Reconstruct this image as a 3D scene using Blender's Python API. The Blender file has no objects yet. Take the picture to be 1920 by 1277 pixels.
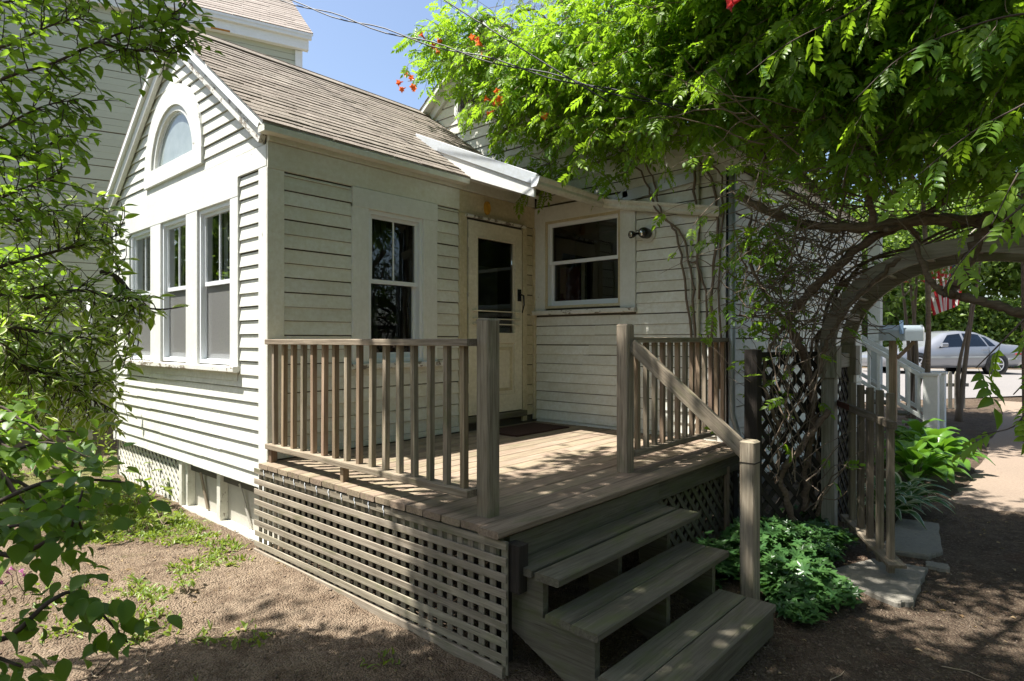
import bpy, math, random
import numpy as np
from mathutils import Vector, Matrix

R = random.Random(11)
rng = np.random.default_rng(11)
scene = bpy.context.scene
COL = scene.collection

# ------------------------------------------------------------------ camera
VIEW_A = math.radians(48.2)
CAM = Vector((4.466, -2.232, 1.63))
VV = Vector((-math.cos(VIEW_A), math.sin(VIEW_A), 0.0))     # view direction
VR = Vector((math.sin(VIEW_A), math.cos(VIEW_A), 0.0))      # to the right
FPX = 1150.0
cam_data = bpy.data.cameras.new("camera")
cam_data.sensor_width = 36.0
cam_data.lens = 36.0 * FPX / 1920.0
cam_data.clip_start = 0.05
cam_data.clip_end = 1000.0
cam = bpy.data.objects.new("camera", cam_data)
cam.location = CAM
cam.rotation_euler = (math.radians(90.0), 0.0, math.radians(90.0) - VIEW_A)
COL.objects.link(cam)
scene.camera = cam

# ------------------------------------------------------------------ sky and sun
SUN_EL = math.radians(66.0)
SUN_AZ = math.radians(39.0)          # light travels this far from +Y towards +X
LIGHT_DIR = Vector((math.sin(SUN_AZ) * math.cos(SUN_EL), math.cos(SUN_AZ) * math.cos(SUN_EL), -math.sin(SUN_EL)))
world = bpy.data.worlds.new("World")
scene.world = world
world.use_nodes = True
wn = world.node_tree
wn.nodes.clear()
sky = wn.nodes.new("ShaderNodeTexSky")
sky.sky_type = 'NISHITA'
sky.sun_disc = False
sky.sun_elevation = SUN_EL
sky.sun_rotation = SUN_AZ + math.pi
sky.altitude = 50.0
sky.air_density = 1.0
sky.dust_density = 2.2
sky.ozone_density = 1.0
bg = wn.nodes.new("ShaderNodeBackground")
bg.inputs["Strength"].default_value = 0.09
wo = wn.nodes.new("ShaderNodeOutputWorld")
wn.links.new(sky.outputs[0], bg.inputs["Color"])
wn.links.new(bg.outputs[0], wo.inputs["Surface"])

sun_data = bpy.data.lights.new("sun", 'SUN')
sun_data.energy = 5.0
sun_data.angle = math.radians(0.55)
sun_data.color = (1.0, 0.965, 0.91)
sun = bpy.data.objects.new("sun", sun_data)
sun.rotation_euler = LIGHT_DIR.to_track_quat('-Z', 'Y').to_euler()
sun.location = (-6, -8, 20)
COL.objects.link(sun)

scene.view_settings.view_transform = 'Standard'
scene.view_settings.look = 'None'
scene.view_settings.gamma = 1.0
scene.view_settings.exposure = 1.42
scene.view_settings.use_curve_mapping = False
scene.render.engine = 'CYCLES'
scene.cycles.use_denoising = True
scene.cycles.max_bounces = 8
scene.cycles.diffuse_bounces = 4
scene.cycles.glossy_bounces = 3
scene.cycles.transmission_bounces = 4
scene.cycles.transparent_max_bounces = 8
scene.cycles.sample_clamp_indirect = 6.0

# ------------------------------------------------------------------ helpers: placing
W = {}


def at(px, py, d):
    """Point seen at photograph pixel (px, py), d metres in front of the lens."""
    return CAM + VV * d + VR * ((px - 960.0) / FPX * d) + Vector((0, 0, -(py - 638.5) / FPX * d))


def proj(p):
    q = Vector(p) - CAM
    d = q.dot(VV)
    if d < 0.05:
        return (-9999, -9999, d)
    return (960 + FPX * q.dot(VR) / d, 638.5 - FPX * q.z / d, d)


def put(name, data, parent=None, M=None):
    o = bpy.data.objects.new(name, data)
    M = M if M is not None else Matrix.Identity(4)
    if parent is not None:
        o.parent = parent
        o.matrix_parent_inverse = W[parent.name].inverted()
    o.matrix_basis = M
    COL.objects.link(o)
    W[o.name] = M.copy()
    return o


def tag(o, label=None, cat=None, group=None, kind=None):
    if label:
        o["label"] = label
    if cat:
        o["category"] = cat
    if group:
        o["group"] = group
    if kind:
        o["kind"] = kind
    return o


def thing(name, loc, label, cat, group=None):
    return tag(put(name, None, None, Matrix.Translation(Vector(loc))), label, cat, group)


# ------------------------------------------------------------------ helpers: meshes
def new_mesh(name, verts, faces, mats=(), midx=None, smooth=False):
    me = bpy.data.meshes.new(name)
    me.from_pydata([tuple(v) for v in verts], [], [tuple(f) for f in faces])
    for m in (mats if isinstance(mats, (list, tuple)) else [mats]):
        me.materials.append(m)
    if midx is not None:
        me.polygons.foreach_set("material_index", np.array(midx, dtype=np.int32))
    if smooth:
        me.polygons.foreach_set("use_smooth", np.ones(len(me.polygons), dtype=bool))
    me.update()
    return me


def tri_mesh(name, V, T, mats, midx=None, tint=None, smooth=False):
    """Big triangle mesh from numpy arrays."""
    me = bpy.data.meshes.new(name)
    V = np.ascontiguousarray(V, dtype=np.float32)
    T = np.ascontiguousarray(T, dtype=np.int32)
    me.vertices.add(len(V))
    me.vertices.foreach_set("co", V.ravel())
    me.loops.add(T.size)
    me.loops.foreach_set("vertex_index", T.ravel())
    me.polygons.add(len(T))
    me.polygons.foreach_set("loop_start", np.arange(0, T.size, 3, dtype=np.int32))
    me.polygons.foreach_set("loop_total", np.full(len(T), 3, dtype=np.int32))
    for m in (mats if isinstance(mats, (list, tuple)) else [mats]):
        me.materials.append(m)
    if midx is not None:
        me.polygons.foreach_set("material_index", np.ascontiguousarray(midx, dtype=np.int32))
    if smooth:
        me.polygons.foreach_set("use_smooth", np.ones(len(T), dtype=bool))
    me.update(calc_edges=True)
    if tint is not None:
        a = me.attributes.new("tint", 'FLOAT', 'POINT')
        a.data.foreach_set("value", np.ascontiguousarray(tint, dtype=np.float32))
    return me


def frame_matrix(p, d, up):
    x = Vector(d).normalized()
    z = Vector(up)
    z = (z - x * z.dot(x)).normalized()
    y = z.cross(x)
    M = Matrix((x, y, z)).transposed().to_4x4()
    M.translation = Vector(p)
    return M


_beams = {}


def beam_mesh(L, w, h, mat, ch=0.003):
    key = (round(L, 3), round(w, 4), round(h, 4), round(ch, 4), mat.name)
    if key in _beams:
        return _beams[key]
    a, b = w / 2, h / 2
    c = min(ch, a * 0.6, b * 0.6)
    sec = [(-a + c, -b), (a - c, -b), (a, -b + c), (a, b - c), (a - c, b), (-a + c, b), (-a, b - c), (-a, -b + c)]
    V = [(0, y, z) for y, z in sec] + [(L, y, z) for y, z in sec]
    Fc = [(i, (i + 1) % 8, 8 + (i + 1) % 8, 8 + i) for i in range(8)]
    Fc = [f[::-1] for f in Fc]
    Fc += [tuple(range(8)), tuple(range(15, 7, -1))]
    me = new_mesh("beam", V, [f[::-1] for f in Fc], mat)
    _beams[key] = me
    return me


def beam(name, p, q, w, h, mat, parent, up=None, ch=0.003):
    """Straight timber from p to q: w across, h along 'up'."""
    p, q = Vector(p), Vector(q)
    d = q - p
    if up is None:
        up = Vector((0, 0, 1)) if abs(d.normalized().z) < 0.9 else Vector((0, 1, 0))
    return put(name, beam_mesh(d.length, w, h, mat, ch), parent, frame_matrix(p, d, up))


class Frame:
    """A wall's own axes: u along it, n out of it, z up."""

    def __init__(s, O, U):
        s.O, s.U = Vector(O), Vector(U).normalized()
        s.N = s.U.cross(Vector((0, 0, 1)))

    def P(s, u, n, z):
        return s.O + s.U * u + s.N * n + Vector((0, 0, z))


def wbox(name, fr, u0, u1, n0, n1, z0, z1, mat, parent, along=None, ch=0.003):
    if along is None:
        along = 'u' if (u1 - u0) >= (z1 - z0) else 'z'
    nc, uc, zc = (n0 + n1) / 2, (u0 + u1) / 2, (z0 + z1) / 2
    if along == 'u':
        return beam(name, fr.P(u0, nc, zc), fr.P(u1, nc, zc), n1 - n0, z1 - z0, mat, parent, Vector((0, 0, 1)), ch)
    return beam(name, fr.P(uc, nc, z0), fr.P(uc, nc, z1), u1 - u0, n1 - n0, mat, parent, fr.N, ch)


_claps = {}


def clap(name, fr, u0, u1, z, h, mat, parent, n=-0.010, tb=0.025, tt=0.012, lap=0.010):
    """One bevelled siding board: thick butt below, thin above."""
    L = u1 - u0
    if L < 0.02:
        return None
    key = (round(L, 3), round(h, 4), tb, mat.name)
    if key not in _claps:
        s = [(0, h - 0.006), (-tt, h - 0.006), (-tb - 0.0005, 0.004), (-tb, 0), (-tb + 0.012, 0.001), (0, 0.004)]
        V = [(0, y, zz) for y, zz in s] + [(L, y, zz) for y, zz in s]
        k = len(s)
        Fc = [(i, (i + 1) % k, k + (i + 1) % k, k + i) for i in range(k)]
        Fc += [tuple(range(k - 1, -1, -1)), tuple(range(k, 2 * k))]
        _claps[key] = new_mesh("clapboard", V, Fc, mat)
    jz = R.uniform(-0.0035, 0.0035)
    M = frame_matrix(fr.P(u0, n, z + jz), fr.U + Vector((0, 0, R.uniform(-0.0022, 0.0022))), Vector((0, 0, 1)))
    return put(name, _claps[key], parent, M)


def ring(name, fr, u0, u1, z0, z1, w, n0, n1, mat, parent, wb=None, wt=None):
    """Picture-frame shaped piece round an opening (outer u0..u1, z0..z1, bar width w)."""
    wb = w if wb is None else wb
    wt = w if wt is None else wt
    V = []
    for n in (n0, n1):
        V += [fr.P(u0, n, z0), fr.P(u1, n, z0), fr.P(u1, n, z1), fr.P(u0, n, z1)]
        V += [fr.P(u0 + w, n, z0 + wb), fr.P(u1 - w, n, z0 + wb), fr.P(u1 - w, n, z1 - wt), fr.P(u0 + w, n, z1 - wt)]
    Fc = []
    for i in range(4):
        j = (i + 1) % 4
        Fc.append((8 + i, 8 + j, 12 + j, 12 + i))      # front
        Fc.append((j, i, 4 + i, 4 + j))                # back
        Fc.append((i, j, 8 + j, 8 + i))                # outside
        Fc.append((4 + j, 4 + i, 12 + i, 12 + j))      # inside
    c = fr.P((u0 + u1) / 2, 0, z0)
    M = frame_matrix(c, fr.U, Vector((0, 0, 1)))
    Mi = M.inverted()
    return put(name, new_mesh(name, [Mi @ v for v in V], Fc, mat), parent, M)


def quad(name, fr, u0, u1, z0, z1, n, mat, parent):
    c = fr.P((u0 + u1) / 2, n, z0)
    M = frame_matrix(c, fr.U, Vector((0, 0, 1)))
    Mi = M.inverted()
    V = [Mi @ fr.P(u0, n, z0), Mi @ fr.P(u1, n, z0), Mi @ fr.P(u1, n, z1), Mi @ fr.P(u0, n, z1)]
    return put(name, new_mesh(name, V, [(0, 1, 2, 3)], mat), parent, M)


def sheet_with_holes(name, fr, u0, u1, z0, z1, holes, mat, parent, n0=-0.10, n1=-0.012, extra=()):
    """Wall sheathing made of cells round its openings."""
    us = sorted({u0, u1, *[h[0] for h in holes], *[h[1] for h in holes]})
    zs = sorted({z0, z1, *[h[2] for h in holes], *[h[3] for h in holes]})
    V, Fc = [], []

    def add(poly):
        k = len(V)
        m = len(poly)
        for n in (n1, n0):
            for (u, z) in poly:
                V.append(fr.P(u, n, z))
        Fc.append(tuple(range(k, k + m)))
        Fc.append(tuple(range(k + 2 * m - 1, k + m - 1, -1)))
        for i in range(m):
            j = (i + 1) % m
            Fc.append((k + j, k + i, k + m + i, k + m + j))
    for i in range(len(us) - 1):
        for j in range(len(zs) - 1):
            uc, zc = (us[i] + us[i + 1]) / 2, (zs[j] + zs[j + 1]) / 2
            if any(h[0] < uc < h[1] and h[2] < zc < h[3] for h in holes):
                continue
            add([(us[i], zs[j]), (us[i + 1], zs[j]), (us[i + 1], zs[j + 1]), (us[i], zs[j + 1])])
    for poly in extra:
        add(poly)
    M = Matrix.Translation(fr.P(u0, 0, z0))
    Mi = M.inverted()
    return put(name, new_mesh(name, [Mi @ v for v in V], Fc, mat), parent, M)


def poly_prism(name, pts, thick, mat, parent):
    """A flat outline (3-D points in one plane) given a thickness vector."""
    pts = [Vector(p) for p in pts]
    t = Vector(thick)
    c = pts[0].copy()
    V = [p - c for p in pts] + [p + t - c for p in pts]
    k = len(pts)
    Fc = [tuple(range(k)), tuple(range(2 * k - 1, k - 1, -1))]
    Fc += [((i + 1) % k, i, k + i, k + (i + 1) % k) for i in range(k)]
    return put(name, new_mesh(name, V, Fc, mat), parent, Matrix.Translation(c))


def tube_np(pts, radii, n=6, cap=True):
    """Tube along a polyline: returns verts, triangles."""
    P = np.array([tuple(p) for p in pts], dtype=float)
    m = len(P)
    rr = np.array(radii if hasattr(radii, '__len__') else [radii] * m, dtype=float)
    t = np.gradient(P, axis=0)
    t /= np.linalg.norm(t, axis=1)[:, None] + 1e-9
    ref = np.array([0.0, 0, 1]) if abs(t[0, 2]) < 0.9 else np.array([1.0, 0, 0])
    V = []
    a = np.cross(t[0], ref)
    a /= np.linalg.norm(a)
    ang = np.linspace(0, 2 * np.pi, n, endpoint=False)
    for i in range(m):
        a = a - t[i] * (a @ t[i])
        a /= np.linalg.norm(a) + 1e-9
        b = np.cross(t[i], a)
        V.append(P[i] + rr[i] * (np.cos(ang)[:, None] * a + np.sin(ang)[:, None] * b))
    V = np.vstack(V)
    T = []
    for i in range(m - 1):
        for j in range(n):
            k = (j + 1) % n
            A, B, C2, D = i * n + j, i * n + k, (i + 1) * n + k, (i + 1) * n + j
            T += [(A, B, C2), (A, C2, D)]
    if cap:
        V = np.vstack([V, P[0], P[-1]])
        for j in range(n):
            k = (j + 1) % n
            T.append((len(V) - 2, k, j))
            T.append((len(V) - 1, (m - 1) * n + j, (m - 1) * n + k))
    return V, np.array(T)


def spline(pts, k=6):
    """Catmull-Rom through the points."""
    P = [Vector(p) for p in pts]
    if len(P) < 3:
        return [P[0].lerp(P[-1], i / k) for i in range(k + 1)]
    Q = [P[0] * 2 - P[1]] + P + [P[-1] * 2 - P[-2]]
    out = []
    for i in range(1, len(Q) - 2):
        a, b, c, d = Q[i - 1], Q[i], Q[i + 1], Q[i + 2]
        for j in range(k):
            t = j / k
            out.append(0.5 * ((2 * b) + (c - a) * t + (2 * a - 5 * b + 4 * c - d) * t * t + (3 * b - 3 * c + d - a) * t ** 3))
    out.append(P[-1])
    return out


def join_np(parts):
    Vs, Ts, off = [], [], 0
    for V, T in parts:
        Vs.append(V)
        Ts.append(np.asarray(T) + off)
        off += len(V)
    return np.vstack(Vs), np.vstack(Ts)


def tube(name, pts, radii, mat, parent, n=8, smooth=True):
    V, T = tube_np(pts, radii, n)
    c = V.mean(axis=0)
    return put(name, tri_mesh(name, V - c, T, mat, smooth=smooth), parent, Matrix.Translation(Vector(c)))


def np_obj(name, V, T, mats, parent, midx=None, tint=None, smooth=False, origin=None):
    c = np.array(origin if origin is not None else V.mean(axis=0), dtype=float)
    return put(name, tri_mesh(name, V - c, T, mats, midx, tint, smooth), parent, Matrix.Translation(Vector(c)))


# ------------------------------------------------------------------ helpers: materials
class MB:
    def __init__(s, name):
        s.m = bpy.data.materials.new(name)
        s.m.use_nodes = True
        s.nt = s.m.node_tree
        s.nt.nodes.clear()
        s.out = s.nt.nodes.new("ShaderNodeOutputMaterial")

    def n(s, t, ins=None, **props):
        nd = s.nt.nodes.new("ShaderNode" + t)
        for k, v in props.items():
            setattr(nd, k, v)
        for k, v in (ins or {}).items():
            sock = nd.inputs[k]
            if isinstance(v, bpy.types.NodeSocket):
                s.nt.links.new(v, sock)
            else:
                sock.default_value = v
        return nd

    def coords(s, scale=(1, 1, 1), rand=40.0, kind="Object"):
        tc = s.n("TexCoord")
        oi = s.n("ObjectInfo")
        mul = s.n("VectorMath", {0: oi.outputs["Random"], 1: (rand, rand * 1.7, rand * 0.6)}, operation='MULTIPLY')
        add = s.n("VectorMath", {0: tc.outputs[kind], 1: mul.outputs[0]}, operation='ADD')
        mp = s.n("Mapping", {"Vector": add.outputs[0], "Scale": scale})
        return mp.outputs[0]

    def rnd(s):
        return s.n("ObjectInfo").outputs["Random"]

    def noise(s, vec, scale, detail=4, rough=0.6, dist=0.0):
        return s.n("TexNoise", {"Vector": vec, "Scale": scale, "Detail": detail, "Roughness": rough, "Distortion": dist}).outputs["Fac"]

    def ramp(s, fac, stops):
        r = s.n("ValToRGB", {"Fac": fac})
        e = r.color_ramp.elements
        while len(e) < len(stops):
            e.new(0.5)
        for i, (p, c) in enumerate(stops):
            e[i].position = p
            e[i].color = (c, c, c, 1) if not hasattr(c, '__len__') else (*c, 1)
        return r.outputs["Color"]

    def mix(s, fac, a, b, mode='MIX'):
        nd = s.n("MixRGB", blend_type=mode)
        for k, v in (("Fac", fac), ("Color1", a), ("Color2", b)):
            if isinstance(v, bpy.types.NodeSocket):
                s.nt.links.new(v, nd.inputs[k])
            elif hasattr(v, '__len__'):
                nd.inputs[k].default_value = (*v, 1) if len(v) == 3 else v
            else:
                nd.inputs[k].default_value = v
        return nd.outputs[0]

    def math(s, op, a, b=0.0):
        return s.n("Math", {0: a, 1: b}, operation=op).outputs[0]

    def vary(s, col, amount=0.2, hue=0.02):
        r = s.rnd()
        v = s.math('MULTIPLY_ADD', r, amount)
        nd = v.node
        nd.inputs[2].default_value = 1.0 - amount / 2
        r2 = s.math('FRACT', s.math('MULTIPLY', r, 17.3))
        h = s.math('MULTIPLY_ADD', r2, hue)
        h.node.inputs[2].default_value = 0.5 - hue / 2
        return s.n("HueSaturation", {"Hue": h, "Value": v, "Color": col}).outputs[0]

    def bump(s, h, strength=0.3, dist=0.01):
        return s.n("Bump", {"Height": h, "Strength": strength, "Distance": dist}).outputs[0]

    def principled(s, col, rough=0.6, normal=None, metal=0.0, spec=0.3):
        ins = {"Base Color": col if isinstance(col, bpy.types.NodeSocket) else (*col, 1), "Roughness": rough, "Metallic": metal,
               "Specular IOR Level": spec}
        if normal is not None:
            ins["Normal"] = normal
        return s.n("BsdfPrincipled", ins).outputs[0]

    def done(s, sh):
        s.nt.links.new(sh, s.out.inputs["Surface"])
        return s.m


def mat_paint(name, col, peel=0.70, grime=0.25, grime_col=(0.30, 0.29, 0.20), rough=0.55, vary=0.06, bare=(0.26, 0.22, 0.17), streak=True):
    b = MB(name)
    v = b.coords()
    big = b.noise(v, 2.2, 5, 0.65)
    fine = b.noise(v, 26, 5, 0.7)
    g = b.ramp(b.math('MULTIPLY', big, fine), [(0.12, 1.0), (0.38, 0.0)])
    c = b.mix(b.math('MULTIPLY', g, grime), col, grime_col)
    vs = b.coords((1.0, 9, 9))
    st = b.ramp(b.noise(vs, 6, 4, 0.6), [(0.35, 0.0), (0.75, 1.0)])
    c = b.mix(b.math('MULTIPLY', st, 0.10), c, grime_col)
    pv = b.coords((0.7, 1.3, 1.3))
    pn = b.noise(pv, 13, 8, 0.72)
    clump = b.noise(pv, 1.6, 3, 0.5)
    pk = b.math('ADD', b.math('MULTIPLY', pn, 0.75), b.math('MULTIPLY', clump, 0.25))
    pm = b.ramp(pk, [(peel - 0.012, 0.0), (peel, 1.0)])
    c = b.mix(pm, c, b.mix(fine, bare, tuple(x * 0.55 for x in bare)))
    c = b.vary(c, vary, 0.008)
    h = b.math('ADD', b.math('MULTIPLY', fine, 0.4), b.math('MULTIPLY', pm, -0.8))
    return b.done(b.principled(c, rough, b.bump(h, 0.25, 0.004), spec=0.25))


def mat_wood(name, light, dark, moss=0.0, moss_col=(0.10, 0.12, 0.035), vary=0.3, rough=0.8, grain=1.0, hue=0.02):
    b = MB(name)
    v = b.coords((0.9, 22, 22))
    g1 = b.noise(v, 3.0 * grain, 6, 0.65, 0.6)
    v2 = b.coords((2.0, 70, 70))
    g2 = b.noise(v2, 2.0 * grain, 4, 0.6)
    c = b.mix(b.ramp(g1, [(0.28, 0.0), (0.72, 1.0)]), dark, light)
    crack = b.ramp(g2, [(0.27, 1.0), (0.36, 0.0)])
    c = b.mix(b.math('MULTIPLY', crack, 0.85), c, tuple(x * 0.35 for x in dark))
    vb = b.coords((1.0, 3, 3))
    bl = b.noise(vb, 2.4, 5, 0.6)
    c = b.mix(b.math('MULTIPLY', b.ramp(bl, [(0.35, 0.0), (0.7, 1.0)]), 0.35), c, tuple(x * 0.55 for x in dark))
    if moss > 0:
        mm = b.ramp(b.noise(vb, 3.1, 6, 0.68), [(0.62 - moss * 0.3, 0.0), (0.85 - moss * 0.25, 1.0)])
        c = b.mix(b.math('MULTIPLY', mm, 0.75), c, moss_col)
    c = b.vary(c, vary, hue)
    h = b.math('ADD', g1, b.math('MULTIPLY', crack, -0.7))
    return b.done(b.principled(c, rough, b.bump(h, 0.45, 0.004), spec=0.2))


def mat_leaf(name, c1, c2, trans=0.35, rough=0.42, spec=0.35, tcol=None):
    b = MB(name)
    at_ = b.n("Attribute", attribute_name="tint").outputs["Fac"]
    r = b.math('FRACT', b.math('ADD', at_, b.rnd()))
    c = b.mix(r, c1, c2)
    tc = b.n("TexCoord").outputs["Object"]
    ns = b.noise(tc, 40, 3, 0.6)
    c = b.mix(b.math('MULTIPLY', ns, 0.35), c, tuple(x * 0.5 for x in c1))
    p = b.principled(c, rough, spec=spec)
    tcv = tcol or (c2[0] * 1.75, c2[1] * 1.9, c2[2] * 0.8)
    t = b.n("BsdfTranslucent", {"Color": b.mix(0.75, c, tcv)}).outputs[0]
    mx = b.n("MixShader", {0: trans, 1: p, 2: t}).outputs[0]
    return b.done(mx)


def mat_plain(name, col, rough=0.6, metal=0.0, spec=0.4, vary=0.0, nscale=20, namt=0.15, bump=0.0):
    b = MB(name)
    v = b.coords()
    ns = b.noise(v, nscale, 5, 0.65)
    c = b.mix(b.math('MULTIPLY', ns, namt * 2), col, tuple(x * 0.45 for x in col))
    if vary:
        c = b.vary(c, vary, 0.015)
    nm = b.bump(ns, bump, 0.004) if bump else None
    return b.done(b.principled(c, rough, nm, metal, spec))


def mat_glass(name, tint=(0.75, 0.8, 0.78), refl=1.0):
    b = MB(name)
    lw = b.n("Fresnel", {"IOR": 1.5}).outputs[0]
    f = b.math('MINIMUM', b.math('MULTIPLY', lw, 1.6 * refl), 1.0)
    v = b.n("TexCoord").outputs["Object"]
    nm = b.bump(b.noise(v, 2.0, 2, 0.5), 0.03, 0.05)
    g = b.n("BsdfGlossy", {"Color": (0.95, 0.97, 0.96, 1), "Roughness": 0.015, "Normal": nm}).outputs[0]
    t = b.n("BsdfTransparent", {"Color": (*tint, 1)}).outputs[0]
    return b.done(b.n("MixShader", {0: f, 1: t, 2: g}).outputs[0])

# ------------------------------------------------------------------ materials
M_CLAP = mat_paint("siding_paint", (0.69, 0.70, 0.645), peel=0.715, grime=0.45, vary=0.10)
M_CLAPB = mat_paint("siding_paint_grimy", (0.69, 0.70, 0.645), peel=0.722, grime=0.42, grime_col=(0.40, 0.34, 0.18), vary=0.12)
M_CLAPC = M_CLAPB
M_CLAPS = M_CLAPB
M_TRIM = mat_paint("trim_paint", (0.70, 0.71, 0.68), peel=0.655, grime=0.25)
M_TRIMP = mat_paint("peeling_trim_paint", (0.70, 0.69, 0.65), peel=0.55, grime=0.35)
M_AGED = mat_paint("aged_cream_paint", (0.62, 0.55, 0.38), peel=0.70, grime=0.5, grime_col=(0.22, 0.17, 0.08))
M_DOORP = mat_paint("door_paint", (0.72, 0.68, 0.54), peel=0.74, grime=0.35, grime_col=(0.25, 0.19, 0.09))
M_VINYL = mat_plain("white_vinyl", (0.70, 0.73, 0.75), rough=0.35, namt=0.04)
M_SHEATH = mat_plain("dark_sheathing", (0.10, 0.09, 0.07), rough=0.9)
M_NEIGH = mat_paint("neighbour_siding_paint", (0.45, 0.47, 0.36), peel=0.86, grime=0.15, vary=0.05)
M_NTRIM = mat_paint("neighbour_trim_paint", (0.78, 0.80, 0.78), peel=0.80, grime=0.15)
M_WOOD = mat_wood("weathered_grey_wood", (0.44, 0.37, 0.275), (0.15, 0.115, 0.078), moss=0.25, vary=0.35)
M_WOODR = mat_wood("reddish_weathered_wood", (0.39, 0.30, 0.205), (0.18, 0.118, 0.075), moss=0.15, vary=0.45, hue=0.03)
M_DECK = mat_wood("deck_board_wood", (0.37, 0.295, 0.21), (0.165, 0.122, 0.085), moss=0.22, vary=0.28)
M_STEP = mat_wood("grey_step_wood", (0.185, 0.17, 0.125), (0.085, 0.072, 0.050), moss=0.45, vary=0.2)
M_LATT = mat_wood("lattice_slat_wood", (0.42, 0.37, 0.285), (0.17, 0.142, 0.10), moss=0.25, vary=0.25)
M_LATW = mat_paint("lattice_white_paint", (0.72, 0.70, 0.63), peel=0.60, grime=0.5)
M_DARKW = mat_wood("dark_stained_wood", (0.050, 0.042, 0.034), (0.022, 0.018, 0.014), vary=0.25)
M_ARBOR = mat_wood("grey_arbour_wood", (0.44, 0.41, 0.33), (0.20, 0.175, 0.13), moss=0.30, vary=0.2)
M_GATE = mat_wood("dark_weathered_gate_wood", (0.25, 0.21, 0.155), (0.10, 0.08, 0.055), moss=0.2, vary=0.25)
M_BARK = mat_wood("vine_bark", (0.23, 0.17, 0.12), (0.08, 0.055, 0.038), vary=0.3, grain=0.8)
M_TWIG = mat_plain("twig_bark", (0.20, 0.15, 0.105), rough=0.85, nscale=60, namt=0.3)
M_TWIGD = mat_plain("dark_twig_bark", (0.085, 0.06, 0.045), rough=0.85, nscale=60, namt=0.3)
M_GLASS = mat_glass("window_glass", (0.80, 0.84, 0.82))
M_GLASSD = mat_glass("dim_window_glass", (0.45, 0.48, 0.46))
M_BLACK = mat_plain("black_metal", (0.012, 0.012, 0.012), rough=0.25, spec=0.5, namt=0.05)
M_GALV = mat_plain("grey_metal_pipe", (0.42, 0.44, 0.42), rough=0.45, metal=0.3, nscale=15)
M_GUTT = mat_paint("gutter_paint", (0.62, 0.63, 0.56), peel=0.72, grime=0.55, rough=0.45)
M_GUTW = mat_paint("white_gutter_paint", (0.84, 0.87, 0.90), peel=0.80, grime=0.12, rough=0.4)
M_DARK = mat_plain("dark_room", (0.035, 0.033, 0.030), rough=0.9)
M_CURT = mat_plain("grey_blind_fabric", (0.50, 0.50, 0.47), rough=0.8, vary=0.2, nscale=8)
M_REDC = mat_plain("dark_red_curtain", (0.12, 0.02, 0.018), rough=0.9, vary=0.2)
M_CONC = mat_plain("foundation_render", (0.50, 0.47, 0.40), rough=0.9, nscale=9, namt=0.30, bump=0.5)
M_NFOUND = mat_plain("brown_foundation", (0.20, 0.16, 0.11), rough=0.9, nscale=8, namt=0.3, bump=0.4)


def mat_screen(name):
    b = MB(name)
    v = b.coords()
    ns = b.noise(v, 90, 3, 0.7)
    c = b.mix(ns, (0.16, 0.16, 0.15), (0.26, 0.26, 0.25))
    d = b.principled(c, 0.7, spec=0.2)
    t = b.n("BsdfTransparent").outputs[0]
    return b.done(b.n("MixShader", {0: 0.62, 1: t, 2: d}).outputs[0])


M_SCREEN = mat_screen("insect_screen_mesh")


def mat_shingle(name, c1, c2, c3):
    b = MB(name)
    v = b.coords()
    sp = b.noise(v, 90, 4, 0.75)
    big = b.noise(v, 1.3, 5, 0.6)
    tabs = b.n("TexVoronoi", {"Vector": b.coords((3.2, 9, 9)), "Scale": 1.0}).outputs["Color"]
    tv = b.n("SeparateColor", {0: tabs}).outputs[0]
    c = b.mix(b.ramp(big, [(0.3, 0.0), (0.7, 1.0)]), c1, c2)
    c = b.mix(b.math('MULTIPLY', tv, 0.45), c, c3)
    c = b.mix(b.ramp(sp, [(0.52, 0.0), (0.70, 0.7)]), c, (0.46, 0.41, 0.35))
    c = b.mix(b.ramp(sp, [(0.30, 0.6), (0.42, 0.0)]), c, (0.05, 0.04, 0.035))
    c = b.vary(c, 0.18, 0.01)
    return b.done(b.principled(c, 0.95, b.bump(sp, 0.6, 0.006), spec=0.1))


M_SHING = mat_shingle("brown_asphalt_shingle", (0.185, 0.155, 0.127), (0.30, 0.262, 0.220), (0.10, 0.083, 0.07))
M_NSHING = mat_shingle("grey_brown_shingle", (0.32, 0.28, 0.24), (0.26, 0.22, 0.19), (0.20, 0.17, 0.14))


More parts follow.
